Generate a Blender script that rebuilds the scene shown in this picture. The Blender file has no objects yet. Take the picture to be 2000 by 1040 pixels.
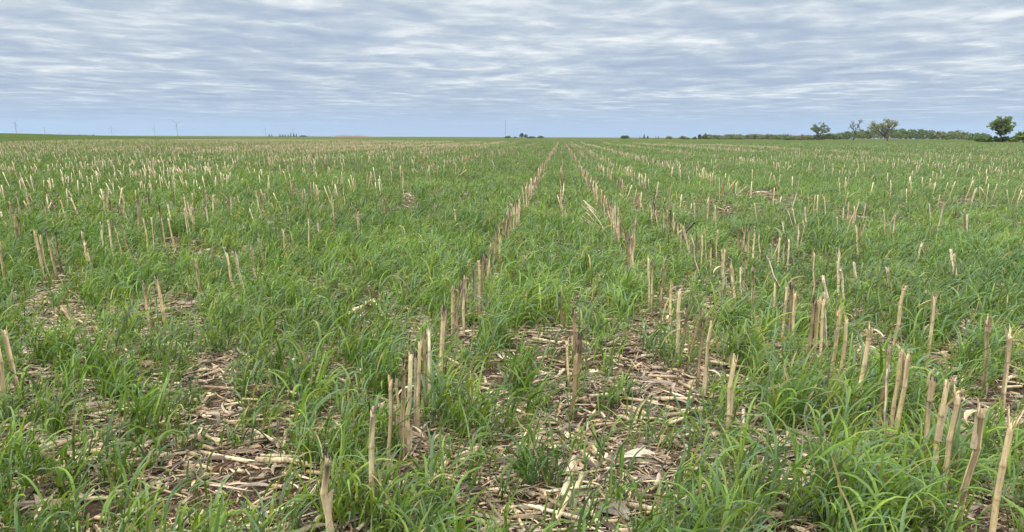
import bpy, math, random
import numpy as np
from mathutils import Vector, Matrix

rng = np.random.default_rng(11)
random.seed(11)
scene = bpy.context.scene
COL = scene.collection

# ------------------------------------------------------------------ camera
CAM_H = 1.45
PITCH = math.radians(14.0)
YAW = math.radians(3.5)
ROLL = math.radians(0.22)
F = 1510.0                      # focal length in pixels of the 2000 px wide photograph
CX, CY = 1000.0, 644.5          # principal point
cam_data = bpy.data.cameras.new('camera')
cam = bpy.data.objects.new('camera', cam_data)
COL.objects.link(cam)
scene.camera = cam
cam_data.sensor_width = 36.0
cam_data.lens = F / 2000.0 * 36.0
cam_data.shift_y = (CY - 520.0) / 2000.0
cam_data.clip_start = 0.05
cam_data.clip_end = 40000.0
_fw = Vector((-math.sin(YAW) * math.cos(PITCH), math.cos(YAW) * math.cos(PITCH), -math.sin(PITCH)))
_rt = Vector((math.cos(YAW), math.sin(YAW), 0.0))
_up = _rt.cross(_fw)
_r2 = _rt * math.cos(ROLL) + _up * math.sin(ROLL)
_u2 = -_rt * math.sin(ROLL) + _up * math.cos(ROLL)
cam.matrix_world = Matrix(((_r2.x, _u2.x, -_fw.x, 0), (_r2.y, _u2.y, -_fw.y, 0), (_r2.z, _u2.z, -_fw.z, CAM_H), (0, 0, 0, 1)))
RT, UP, FW = np.array(_r2), np.array(_u2), np.array(_fw)
CAMP = np.array([0.0, 0.0, CAM_H])


def project(P):
    d = np.asarray(P, float) - CAMP
    zc = d @ FW
    return CX + F * (d @ RT) / zc, CY - F * (d @ UP) / zc, zc


def ray(px, py):
    d = FW + RT * ((px - CX) / F) - UP * ((py - CY) / F)
    return d / np.linalg.norm(d)


def on_plane(px, py, z=0.0):
    d = ray(px, py)
    return CAMP + d * ((z - CAM_H) / d[2])


def at_distance(px, dist):
    """A ground point seen at image column px, dist metres away."""
    d = ray(px, 268.0)
    a = math.atan2(d[0], d[1])
    return np.array([math.sin(a) * dist, math.cos(a) * dist, 0.0])


# ------------------------------------------------------------------ world, sun, exposure
SUN_EL, SUN_AZ = math.radians(52), math.radians(-140)
world = bpy.data.worlds.new('World')
scene.world = world
world.use_nodes = True
nt = world.node_tree
nt.nodes.clear()


def N(nt, kind, **kw):
    n = nt.nodes.new(kind)
    for k, v in kw.items():
        if k.startswith('i_'):
            n.inputs[k[2:].replace('_', ' ')].default_value = v
        else:
            setattr(n, k, v)
    return n


def link(nt, a, b):
    nt.links.new(a, b)


def math_node(nt, op, a, b=None, c=None, clamp=False):
    n = nt.nodes.new('ShaderNodeMath')
    n.operation = op
    n.use_clamp = clamp
    for i, v in enumerate((a, b, c)):
        if v is None:
            continue
        if isinstance(v, (int, float)):
            n.inputs[i].default_value = v
        else:
            nt.links.new(v, n.inputs[i])
    return n.outputs[0]


def ramp(nt, fac, stops, interp='LINEAR'):
    n = nt.nodes.new('ShaderNodeValToRGB')
    n.color_ramp.interpolation = interp
    e = n.color_ramp.elements
    while len(e) > 1:
        e.remove(e[-1])
    e[0].position, e[0].color = stops[0][0], (*stops[0][1], 1)
    for p, c in stops[1:]:
        x = e.new(p)
        x.color = (*c, 1)
    nt.links.new(fac, n.inputs[0])
    return n.outputs[0]


def mixc(nt, fac, a, b, mode='MIX'):
    n = nt.nodes.new('ShaderNodeMix')
    n.data_type = 'RGBA'
    n.blend_type = mode
    for i, v in ((0, fac), (6, a), (7, b)):
        if isinstance(v, (int, float)):
            n.inputs[i].default_value = v
        elif isinstance(v, tuple):
            n.inputs[i].default_value = (*v, 1)
        else:
            nt.links.new(v, n.inputs[i])
    return n.outputs[2]


def map_range(nt, v, a, b, c, d, smooth=False):
    n = nt.nodes.new('ShaderNodeMapRange')
    n.interpolation_type = 'SMOOTHSTEP' if smooth else 'LINEAR'
    nt.links.new(v, n.inputs[0])
    for i, x in enumerate((a, b, c, d)):
        n.inputs[i + 1].default_value = x
    return n.outputs[0]


def noise(nt, vec, scale, detail=4, rough=0.5, dist=0.0, dims='3D'):
    n = nt.nodes.new('ShaderNodeTexNoise')
    n.noise_dimensions = dims
    n.inputs['Scale'].default_value = scale
    n.inputs['Detail'].default_value = detail
    n.inputs['Roughness'].default_value = rough
    n.inputs['Distortion'].default_value = dist
    if vec is not None:
        nt.links.new(vec, n.inputs['Vector'])
    return n.outputs[0]


def build_sky():
    tc = N(nt, 'ShaderNodeTexCoord')
    sep = N(nt, 'ShaderNodeSeparateXYZ')
    link(nt, tc.outputs['Generated'], sep.inputs[0])
    z = math_node(nt, 'MAXIMUM', sep.outputs[2], 0.0)
    zz = math_node(nt, 'ADD', z, 0.022)
    u = math_node(nt, 'DIVIDE', sep.outputs[0], zz)
    v = math_node(nt, 'DIVIDE', sep.outputs[1], zz)
    comb = N(nt, 'ShaderNodeCombineXYZ')
    link(nt, u, comb.inputs[0])
    link(nt, v, comb.inputs[1])
    mp = N(nt, 'ShaderNodeMapping')
    mp.inputs['Rotation'].default_value = (0, 0, math.radians(-11))
    mp.inputs['Scale'].default_value = (1.12, 1.0, 1)
    mp.inputs['Location'].default_value = (3.7, 1.3, 0.0)
    link(nt, comb.outputs[0], mp.inputs[0])
    P = mp.outputs[0]
    n1 = noise(nt, P, 1.15, 6, 0.54, 0.45)
    n2 = noise(nt, P, 0.33, 3, 0.5, 0.2)
    n3 = noise(nt, P, 3.3, 5, 0.55, 0.6)
    val = math_node(nt, 'MULTIPLY', n1, 0.52)
    val = math_node(nt, 'MULTIPLY_ADD', n2, 0.30, val)
    val = math_node(nt, 'MULTIPLY_ADD', n3, 0.18, val)
    # thicker, brighter sheet further up; thin and even towards the horizon
    up = map_range(nt, z, 0.03, 0.17, -0.03, 0.035)
    val = math_node(nt, 'ADD', val, up)
    val = math_node(nt, 'MULTIPLY_ADD', math_node(nt, 'SUBTRACT', val, 0.505), 1.16, 0.508)
    cloud = ramp(nt, val, [(0.34, (0.375, 0.46, 0.61)), (0.45, (0.455, 0.545, 0.67)), (0.52, (0.555, 0.635, 0.725)),
                           (0.58, (0.71, 0.775, 0.84)), (0.66, (0.93, 0.96, 0.98))])
    low = map_range(nt, z, 0.0, 0.055, 0.0, 1.0, True)
    low_col = ramp(nt, map_range(nt, z, 0.0, 0.05, 0.0, 1.0), [(0.0, (0.41, 0.54, 0.725)), (0.35, (0.36, 0.485, 0.675)), (1.0, (0.385, 0.49, 0.66))])
    col = mixc(nt, low, low_col, cloud)
    # an overcast sky is brighter overhead; boosted beyond that to light the ground
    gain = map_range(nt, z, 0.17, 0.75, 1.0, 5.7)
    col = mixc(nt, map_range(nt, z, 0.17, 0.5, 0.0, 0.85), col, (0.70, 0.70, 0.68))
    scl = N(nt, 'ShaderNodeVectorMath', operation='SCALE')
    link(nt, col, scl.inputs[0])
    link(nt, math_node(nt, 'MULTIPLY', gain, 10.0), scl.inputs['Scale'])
    sky = N(nt, 'ShaderNodeTexSky', sky_type='NISHITA', sun_disc=False, sun_elevation=SUN_EL, sun_rotation=SUN_AZ)
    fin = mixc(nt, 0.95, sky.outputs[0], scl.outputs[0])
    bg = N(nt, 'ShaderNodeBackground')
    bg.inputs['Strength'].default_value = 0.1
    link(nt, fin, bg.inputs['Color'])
    out = N(nt, 'ShaderNodeOutputWorld')
    link(nt, bg.outputs[0], out.inputs['Surface'])


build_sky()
sun_data = bpy.data.lights.new('sun', 'SUN')
sun_data.energy = 1.5
sun_data.angle = math.radians(10)
sun_data.color = (1.0, 0.96, 0.9)
sun = bpy.data.objects.new('sun', sun_data)
COL.objects.link(sun)
_sd = Vector((math.sin(SUN_AZ) * math.cos(SUN_EL), math.cos(SUN_AZ) * math.cos(SUN_EL), math.sin(SUN_EL)))
sun.rotation_euler = (-_sd).to_track_quat('-Z', 'Y').to_euler()
sun.location = (0, 0, 60)

scene.view_settings.view_transform = 'Standard'
scene.view_settings.look = 'None'
scene.view_settings.exposure = 0.0
scene.view_settings.gamma = 1.0
scene.cycles.max_bounces = 6
scene.cycles.diffuse_bounces = 3
scene.cycles.glossy_bounces = 2
scene.cycles.transmission_bounces = 3
scene.cycles.volume_bounces = 0
scene.cycles.use_denoising = True


# ------------------------------------------------------------------ helpers
def _hash(ix, iy, seed):
    h = (ix.astype(np.int64) * 374761393 + iy.astype(np.int64) * 668265263 + seed * 144269504) & 0xffffffff
    h = ((h ^ (h >> 13)) * 1274126177) & 0xffffffff
    return ((h ^ (h >> 16)) & 0xffff) / 65535.0


def vnoise(x, y, seed=0):
    ix, iy = np.floor(x), np.floor(y)
    fx, fy = x - ix, y - iy
    fx, fy = fx * fx * (3 - 2 * fx), fy * fy * (3 - 2 * fy)
    a, b = _hash(ix, iy, seed), _hash(ix + 1, iy, seed)
    c, d = _hash(ix, iy + 1, seed), _hash(ix + 1, iy + 1, seed)
    return (a * (1 - fx) + b * fx) * (1 - fy) + (c * (1 - fx) + d * fx) * fy


def fbm(x, y, seed=0, octaves=3):
    s, a, t = 0.0, 1.0, 0.0
    for k in range(octaves):
        s = s + a * vnoise(x * 2 ** k, y * 2 ** k, seed + k * 17)
        t += a
        a *= 0.5
    return s / t


def sstep(a, b, x):
    t = np.clip((x - a) / (b - a), 0, 1)
    return t * t * (3 - 2 * t)


def tag(o, label=None, category=None, group=None, kind=None):
    if label:
        o['label'] = label
    if category:
        o['category'] = category
    if group:
        o['group'] = group
    if kind:
        o['kind'] = kind
    return o


class Geo:
    """Collects vertices, faces (quads or triangles) and a colour per vertex."""

    def __init__(self):
        self.v, self.f4, self.f3, self.c, self.n = [], [], [], [], 0

    def add(self, v, f4=None, c=None, f3=None):
        v = np.asarray(v, np.float32).reshape(-1, 3)
        if f4 is not None and len(f4):
            self.f4.append(np.asarray(f4, np.int64).reshape(-1, 4) + self.n)
        if f3 is not None and len(f3):
            self.f3.append(np.asarray(f3, np.int64).reshape(-1, 3) + self.n)
        self.v.append(v)
        c = np.ones((len(v), 3), np.float32) if c is None else np.asarray(c, np.float32)
        if c.ndim == 1:
            c = np.tile(c, (len(v), 1))
        self.c.append(c)
        self.n += len(v)

    def build(self, name, mat, parent=None, loc=None):
        me = bpy.data.meshes.new(name)
        v = np.concatenate(self.v)
        q = np.concatenate(self.f4) if self.f4 else np.zeros((0, 4), np.int64)
        t = np.concatenate(self.f3) if self.f3 else np.zeros((0, 3), np.int64)
        loops = np.concatenate([q.ravel(), t.ravel()]).astype(np.int32)
        starts = np.concatenate([np.arange(len(q)) * 4, len(q) * 4 + np.arange(len(t)) * 3]).astype(np.int32)
        me.vertices.add(len(v))
        me.vertices.foreach_set('co', v.ravel())
        me.loops.add(len(loops))
        me.loops.foreach_set('vertex_index', loops)
        me.polygons.add(len(starts))
        me.polygons.foreach_set('loop_start', starts)
        me.update(calc_edges=True)
        at = me.color_attributes.new('tint', 'FLOAT_COLOR', 'POINT')
        c4 = np.ones((len(v), 4), np.float32)
        c4[:, :3] = np.concatenate(self.c)
        at.data.foreach_set('color', c4.ravel())
        me.materials.append(mat)
        o = bpy.data.objects.new(name, me)
        COL.objects.link(o)
        if loc is not None:
            o.location = loc
        if parent is not None:
            o.parent = parent
        return o


def empty(name, loc):
    o = bpy.data.objects.new(name, None)
    COL.objects.link(o)
    o.location = loc
    o.empty_display_size = 0.05
    return o


def material(name):
    m = bpy.data.materials.new(name)
    m.use_nodes = True
    t = m.node_tree
    t.nodes.clear()
    out = N(t, 'ShaderNodeOutputMaterial')
    p = N(t, 'ShaderNodeBsdfPrincipled')
    link(t, p.outputs[0], out.inputs[0])
    return m, t, p, out


def tint_node(t):
    return N(t, 'ShaderNodeAttribute', attribute_name='tint').outputs['Color']


def leaf_material(name, translucency, rough, spec, mottling=12.0):
    m, t, p, out = material(name)
    tc = N(t, 'ShaderNodeTexCoord')
    n = noise(t, tc.outputs['Object'], mottling, 3, 0.6)
    k = map_range(t, n, 0.3, 0.7, 0.8, 1.2)
    sc = N(t, 'ShaderNodeVectorMath', operation='SCALE')
    link(t, tint_node(t), sc.inputs[0])
    link(t, k, sc.inputs['Scale'])
    link(t, sc.outputs[0], p.inputs['Base Color'])
    p.inputs['Roughness'].default_value = rough
    p.inputs['Specular IOR Level'].default_value = spec
    tr = N(t, 'ShaderNodeBsdfTranslucent')
    tcol = mixc(t, 1.0, sc.outputs[0], (1.15, 1.2, 0.7), 'MULTIPLY')
    link(t, tcol, tr.inputs['Color'])
    mx = N(t, 'ShaderNodeMixShader')
    mx.inputs[0].default_value = translucency
    link(t, p.outputs[0], mx.inputs[1])
    link(t, tr.outputs[0], mx.inputs[2])
    link(t, mx.outputs[0], out.inputs[0])
    return m


def straw_material(name, rough=0.6):
    m, t, p, out = material(name)
    tc = N(t, 'ShaderNodeTexCoord')
    mp = N(t, 'ShaderNodeMapping')
    mp.inputs['Scale'].default_value = (150, 150, 7)
    link(t, tc.outputs['Object'], mp.inputs[0])
    n = noise(t, mp.outputs[0], 1.0, 4, 0.6)
    n2 = noise(t, tc.outputs['Object'], 22, 4, 0.6)
    k = math_node(t, 'MULTIPLY', map_range(t, n, 0.3, 0.7, 0.72, 1.18), map_range(t, n2, 0.3, 0.7, 0.75, 1.15))
    sc = N(t, 'ShaderNodeVectorMath', operation='SCALE')
    link(t, tint_node(t), sc.inputs[0])
    link(t, k, sc.inputs['Scale'])
    # weathered grey-brown flecks
    fl = map_range(t, noise(t, tc.outputs['Object'], 70, 3, 0.7), 0.58, 0.72, 0.0, 0.62)
    col = mixc(t, fl, sc.outputs[0], (0.10, 0.07, 0.045))
    link(t, col, p.inputs['Base Color'])
    p.inputs['Roughness'].default_value = rough
    p.inputs['Specular IOR Level'].default_value = 0.35
    b = N(t, 'ShaderNodeBump')
    b.inputs['Strength'].default_value = 0.35
    b.inputs['Distance'].default_value = 0.002
    link(t, n, b.inputs['Height'])
    link(t, b.outputs[0], p.inputs['Normal'])
    return m


def plain_material(name, color, rough=0.6, var=0.12, scale=3.0):
    m, t, p, out = material(name)
    tc = N(t, 'ShaderNodeTexCoord')
    n = noise(t, tc.outputs['Object'], scale, 4, 0.6)
    a = tuple(c * (1 - var) for c in color)
    b = tuple(c * (1 + var) for c in color)
    link(t, ramp(t, n, [(0.3, a), (0.7, b)]), p.inputs['Base Color'])
    p.inputs['Roughness'].default_value = rough
    return m


M_GRASS = leaf_material('grass_blade', 0.36, 0.40, 0.38, 9.0)
M_STRAW = straw_material('corn_straw')
M_TREE = leaf_material('tree_foliage', 0.25, 0.6, 0.25, 0.35)
M_BARK = plain_material('bark', (0.06, 0.05, 0.04), 0.9, 0.3, 2.0)
M_STEEL = plain_material('grey_steel', (0.16, 0.17, 0.19), 0.7, 0.05, 0.1)

# ------------------------------------------------------------------ lie of the land
B0 = at_distance(-10, 165)[:2]      # near edge of the neighbouring green crop
B1 = at_distance(455, 640)[:2]
_bd = (B1 - B0) / np.linalg.norm(B1 - B0)
_bn = np.array([-_bd[1], _bd[0]])   # points away from the stubble field


def edge_distance(x, y):
    return (x - B0[0]) * _bn[0] + (y - B0[1]) * _bn[1]


def land(x, y):
    x, y = np.asarray(x, float), np.asarray(y, float)
    r = np.hypot(x, y)
    sd = edge_distance(x, y)
    rise = 2.5 * sstep(0, 150, sd) * (1 - sstep(420, 800, y))
    micro = (fbm(x * 1.1, y * 1.1, 5, 3) - 0.5) * 0.05 * (1 - sstep(25, 60, r))
    swell = (fbm(x * 0.02, y * 0.02, 9, 2) - 0.5) * 0.5 * sstep(30, 120, r) * (1 - sstep(300, 700, r))
    return rise + micro + swell


def stubble_band(x, y):
    """Strip along the crop where little grows between the stubble."""
    sd = edge_distance(x, y)
    wob = (fbm(x * 0.03, y * 0.03, 41, 2) - 0.5) * 30
    return sstep(-95, -60, sd + wob) * (1 - sstep(-2, 2, sd)) * (1 - sstep(250, 420, y))


ROW0, ROWD = 0.045, 0.76
# bare residue patches and lush patches, measured on the ground through the photograph
BARE = [(1230, 800, 150, 140, .97), (1080, 710, 100, 75, .95), (1130, 960, 120, 100, .9), (1250, 960, 100, 80, .92), (1110, 800, 80, 80, .8), (1180, 660, 90, 50, .85), (1160, 580, 40, 40, .6), (440, 815, 85, 58, .7),
        (330, 740, 60, 30, .5), (690, 595, 60, 28, .92), (780, 622, 60, 25, .75), (785, 690, 35, 60, .7), (90, 590, 85, 42, .88),
        (60, 690, 40, 22, .4), (340, 495, 60, 25, .85), (1370, 600, 75, 26, .88), (1210, 640, 60, 30, .65), (150, 890, 80, 30, .4),
        (290, 1000, 80, 30, .5), (560, 900, 50, 28, .5), (880, 960, 40, 30, .3), (700, 760, 40, 25, .6), (1690, 720, 80, 40, .6),
        (1540, 950, 50, 50, .8), (1660, 850, 50, 40, .65), (1330, 800, 100, 50, .8), (1090, 490, 20, 22, .85), (1170, 505, 25, 18, .7), (1150, 540, 35, 22, .7),
        (1900, 725, 60, 40, .4), (1950, 620, 40, 25, .5), (795, 388, 16, 8, .8), (1010, 840, 30, 40, .4), (1440, 780, 60, 50, .5), (1880, 1010, 60, 40, .5)]
LUSH = [(110, 850, 70, 45), (300, 880, 60, 35), (520, 760, 45, 45), (60, 740, 60, 35), (200, 760, 50, 35), (930, 850, 50, 60), (960, 720, 40, 40), (520, 650, 110, 60), (680, 740, 55, 60), (1080, 570, 90, 70), (1290, 715, 42, 45), (1620, 830, 90, 60), (1600, 1010, 90, 60),
        (90, 980, 100, 60), (800, 1000, 110, 50), (640, 1010, 100, 40), (1900, 690, 90, 40), (1740, 620, 110, 50), (1020, 1010, 40, 40),
        (250, 700, 70, 40), (230, 850, 80, 40), (590, 800, 50, 40), (1480, 1000, 50, 60), (1430, 880, 60, 40), (1750, 960, 70, 60)]


def cover(x, y):
    """Share of the ground that the young grass covers, and a vigour factor."""
    n = fbm(x * 0.95, y * 0.55, 3, 3)
    n2 = fbm(x * 0.22, y * 0.12, 31, 2)
    r = np.hypot(x, y)
    k = (x - ROW0) / ROWD
    inrow = np.abs(k - np.round(k))
    c = sstep(0.28, 0.52, n + 0.35 * (n2 - 0.5) + 0.12 * sstep(6, 16, r))
    floor = np.where((k > -1.5) & (k < 4.5), 0.30, 0.65)
    c = c * np.where((k > 0.5) & (k < 4.5) & (r < 16) & (inrow < 0.3), 0.8, 1.0)
    c = c * (floor + (1 - floor) * sstep(0.10, 0.26, inrow))
    vig = 0.75 + 0.5 * n2 + 0.25 * (n - 0.5)
    P = np.stack([x, y, np.zeros_like(x)], -1)
    ok = (y > 1.5) & (r < 40)
    px, py, zc = project(P)
    for (cx, cy, rx, ry, s) in BARE:
        cy2, ry2 = cy + 0.03 * (cy - 268), ry * 1.06 + 0.03 * (cy - 268)
        d = np.sqrt(((px - cx) / (rx * 1.04)) ** 2 + ((py - cy2) / ry2) ** 2) + (n - 0.5) * 0.9
        c = np.where(ok, c * (1 - min(1, s * 1.02) * (1 - sstep(0.68, 1.15, d))), c)
    for (cx, cy, rx, ry) in LUSH:
        d = np.sqrt(((px - cx) / rx) ** 2 + ((py - cy) / ry) ** 2) + (n - 0.5) * 0.6
        w = 1 - sstep(0.6, 1.2, d)
        c = np.where(ok, c + (1 - c) * 0.7 * w, c)
        vig = np.where(ok, vig + 0.22 * w, vig)
    c = c * (1 - 0.5 * stubble_band(x, y))
    return np.clip(c, 0, 1), vig


# ------------------------------------------------------------------ ground
def build_ground():
    nr, na = 230, 720
    r = 0.6 * (10500 / 0.6) ** (np.arange(nr) / (nr - 1))
    a = np.arange(na) / na * 2 * math.pi
    R, A = np.meshgrid(r, a, indexing='ij')
    x, y = R * np.sin(A), R * np.cos(A)
    v = np.stack([x, y, land(x, y)], -1).reshape(-1, 3)
    i, j = np.meshgrid(np.arange(nr - 1), np.arange(na), indexing='ij')
    j2 = (j + 1) % na
    q = np.stack([i * na + j, i * na + j2, (i + 1) * na + j2, (i + 1) * na + j], -1).reshape(-1, 4)
    cv, vg = cover(x.ravel(), y.ravel())
    sb = stubble_band(x.ravel(), y.ravel())
    c = np.stack([cv, sb, sstep(60, 200, np.hypot(x, y)).ravel()], -1)
    g = Geo()
    g.add(v, q[:, ::-1], c)
    g.add([(0, 0, land(0, 0))], None, np.array([0.5, 0, 0]))
    last = len(v)
    g.f3.append(np.stack([np.full(na, last), np.arange(na), (np.arange(na) + 1) % na], -1)[:, ::-1])

    m, t, p, out = material('field_soil')
    tc = N(t, 'ShaderNodeTexCoord')
    ob = tc.outputs['Object']
    soil = ramp(t, noise(t, ob, 14, 6, 0.65), [(0.3, (0.016, 0.011, 0.008)), (0.55, (0.034, 0.024, 0.017)), (0.75, (0.065, 0.048, 0.034))])
    # litter of chopped straw and leaf too fine to model
    vo = N(t, 'ShaderNodeTexVoronoi')
    vo.inputs['Scale'].default_value = 55
    link(t, ob, vo.inputs['Vector'])
    litter = map_range(t, noise(t, ob, 75, 3, 0.7, 1.2), 0.50, 0.62, 0.0, 1.0)
    litter = math_node(t, 'MULTIPLY', litter, map_range(t, noise(t, ob, 3.0, 3, 0.6), 0.35, 0.6, 0.15, 0.85))
    lit_col = mixc(t, vo.outputs['Distance'], (0.33, 0.25, 0.15), (0.22, 0.15, 0.09))
    near = mixc(t, litter, soil, lit_col)
    # far away the separate blades merge into a mottled green
    sepc = N(t, 'ShaderNodeSeparateColor')
    link(t, tint_node(t), sepc.inputs[0])
    mpr = N(t, 'ShaderNodeMapping')
    mpr.inputs['Scale'].default_value = (1.0, 0.06, 1.0)
    link(t, ob, mpr.inputs[0])
    rows = noise(t, mpr.outputs[0], 0.35, 4, 0.65)
    blot = noise(t, ob, 0.12, 5, 0.65)
    grn = ramp(t, blot, [(0.3, (0.045, 0.068, 0.022)), (0.5, (0.060, 0.084, 0.028)), (0.7, (0.078, 0.095, 0.036))])
    straw = ramp(t, noise(t, ob, 0.6, 5, 0.7), [(0.3, (0.13, 0.10, 0.055)), (0.7, (0.21, 0.165, 0.10))])
    fac = math_node(t, 'MULTIPLY', map_range(t, rows, 0.50, 0.66, 0.0, 0.75), map_range(t, noise(t, ob, 1.5, 3, 0.7), 0.3, 0.6, 0.3, 1.0))
    far = mixc(t, fac, grn, straw)
    far = mixc(t, math_node(t, 'MULTIPLY', sepc.outputs[1], 0.6), far, straw)
    col = mixc(t, sepc.outputs[2], near, far)
    link(t, col, p.inputs['Base Color'])
    p.inputs['Roughness'].default_value = 0.95
    p.inputs['Specular IOR Level'].default_value = 0.0
    b = N(t, 'ShaderNodeBump')
    b.inputs['Strength'].default_value = 0.8
    b.inputs['Distance'].default_value = 0.02
    link(t, noise(t, ob, 30, 6, 0.7), b.inputs['Height'])
    link(t, b.outputs[0], p.inputs['Normal'])
    o = g.build('ground', m)
    tag(o, 'dark brown soil of the wide flat stubble field', 'field', kind='structure')


build_ground()


# ------------------------------------------------------------------ neighbouring green crop on the rise
def build_crop_field():
    nu, nv = 260, 60
    L = np.linalg.norm(B1 - B0)
    u = np.linspace(-160, L, nu)
    vv = 330 * (np.arange(nv) / (nv - 1)) ** 1.6
    U, V = np.meshgrid(u, vv, indexing='ij')
    x = B0[0] + _bd[0] * U + _bn[0] * (V + (fbm(U * 0.03, U * 0, 77, 2) - 0.5) * 6 * (V < 0.01))
    y = B0[1] + _bd[1] * U + _bn[1] * V
    h = 0.28 * sstep(0, 1.0, V) * (0.75 + 0.5 * fbm(x * 0.4, y * 0.4, 51, 3))
    h = h * (1 - sstep(L * 0.8, L, U)) + 0.004
    z = land(x, y) + h - 0.15 * (V <= 0)
    g = Geo()
    i, j = np.meshgrid(np.arange(nu - 1), np.arange(nv - 1), indexing='ij')
    q = np.stack([i * nv + j, (i + 1) * nv + j, (i + 1) * nv + j + 1, i * nv + j + 1], -1).reshape(-1, 4)
    g.add(np.stack([x, y, z], -1).reshape(-1, 3), q)
    m, t, p, out = material('green_crop')
    tc = N(t, 'ShaderNodeTexCoord')
    ob = tc.outputs['Object']
    a = noise(t, ob, 0.05, 4, 0.6)
    col = ramp(t, a, [(0.3, (0.044, 0.064, 0.020)), (0.55, (0.058, 0.078, 0.025)), (0.75, (0.080, 0.092, 0.036))])
    k = map_range(t, noise(t, ob, 1.2, 5, 0.7), 0.3, 0.7, 0.75, 1.2)
    sc = N(t, 'ShaderNodeVectorMath', operation='SCALE')
    link(t, col, sc.inputs[0])
    link(t, k, sc.inputs['Scale'])
    link(t, sc.outputs[0], p.inputs['Base Color'])
    p.inputs['Roughness'].default_value = 0.9
    p.inputs['Specular IOR Level'].default_value = 0.0
    b = N(t, 'ShaderNodeBump')
    b.inputs['Distance'].default_value = 0.15
    link(t, noise(t, ob, 2.5, 5, 0.7), b.inputs['Height'])
    link(t, b.outputs[0], p.inputs['Normal'])
    o = g.build('crop_field', m)
    tag(o, 'bright green grain field on the low rise beyond the stubble', 'field', kind='structure')


build_crop_field()


# ------------------------------------------------------------------ blades (grass, straw strips)
def blade_arrays(base, az, th0, th1, length, width, nseg, fold, twist, tint, power=1.4, roll0=None):
    n = len(az)
    s = np.linspace(0, 1, nseg + 1)
    th = th0[:, None] + (th1 - th0)[:, None] * s[None] ** power
    mid = 0.5 * (th[:, 1:] + th[:, :-1])
    ds = (length / nseg)[:, None]
    hx = np.concatenate([np.zeros((n, 1)), np.cumsum(np.sin(mid) * ds, 1)], 1)
    hz = np.concatenate([np.zeros((n, 1)), np.cumsum(np.cos(mid) * ds, 1)], 1)
    az2 = az[:, None] + twist[:, None] * 0.5 * s[None] ** 2
    ca, sa = np.cos(az2), np.sin(az2)
    C = np.stack([base[:, None, 0] + hx * ca, base[:, None, 1] + hx * sa, base[:, None, 2] + hz], -1)
    T = np.stack([np.sin(th) * ca, np.sin(th) * sa, np.cos(th)], -1)
    S = np.stack([-sa, ca, np.zeros_like(sa)], -1)
    Nn = np.cross(S, T)
    ro = twist[:, None] * s[None]
    if roll0 is not None:
        ro = ro + roll0[:, None]
    S2 = S * np.cos(ro)[..., None] + Nn * np.sin(ro)[..., None]
    N2 = np.cross(S2, T)
    prof = np.interp(s, [0, 0.12, 0.35, 0.6, 0.85, 1.0], [0.5, 0.8, 1.0, 0.88, 0.5, 0.06])
    W = (width[:, None] * prof[None] * 0.5)[..., None]
    if fold:
        V = np.stack([C - S2 * W, C - N2 * W * 0.45, C + S2 * W], 2)
    else:
        V = np.stack([C - S2 * W, C + S2 * W], 2)
    k = V.shape[2]
    nv = (nseg + 1) * k
    q = []
    for i in range(nseg):
        for j in range(k - 1):
            a = i * k + j
            q.append((a, a + 1, a + k + 1, a + k))
    Q = (np.arange(n) * nv)[:, None, None] + np.array(q)[None]
    shade = np.broadcast_to(tint[:, None, None, :], (n, nseg + 1, k, 3))
    return V.reshape(-1, 3), Q.reshape(-1, 4), shade.reshape(-1, 3)


HALF = math.radians(42)


def scatter(r0, r1, per_m2, left=-HALF - YAW, right=HALF - YAW):
    """Random points in the part of the field that the photograph shows, with a margin."""
    area = (right - left) / 2 * (r1 * r1 - r0 * r0)
    n = int(area * per_m2)
    r = np.sqrt(rng.uniform(r0 * r0, r1 * r1, n))
    a = rng.uniform(left, right, n)
    return r * np.sin(a) + rng.uniform(-0.6, 0.6, n), r * np.cos(a)


GREENS = np.array([[0.090, 0.156, 0.022], [0.120, 0.194, 0.026], [0.060, 0.120, 0.032], [0.165, 0.232, 0.024], [0.098, 0.166, 0.066]])


def grass_tint(n, x, y, far):
    pick = fbm(x * 1.6, y * 1.6, 61, 2) + rng.normal(0, 0.17, n)
    idx = np.clip((pick * 5.2 - 0.2), 0, 4.999)
    i0 = idx.astype(int)
    order = np.array([2, 0, 1, 4, 3])
    c = GREENS[order[i0]]
    c = c * rng.uniform(0.62, 1.45, n)[:, None]
    # a few blades yellowed or dead
    dead = rng.random(n) < 0.035
    c[dead] = np.array([0.30, 0.25, 0.10]) * rng.uniform(0.7, 1.2, dead.sum())[:, None]
    c = c * (0.72 + 0.56 * fbm(x * 0.55 + 7, y * 0.3, 71, 3))[:, None]
    if far > 0:
        mean = np.array([0.090, 0.138, 0.036])
        c = c * (1 - far) + mean * (0.6 + 0.8 * fbm(x * 0.30, y * 0.12, 72, 3))[:, None] * far * rng.uniform(0.8, 1.2, n)[:, None]
    return c


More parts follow.
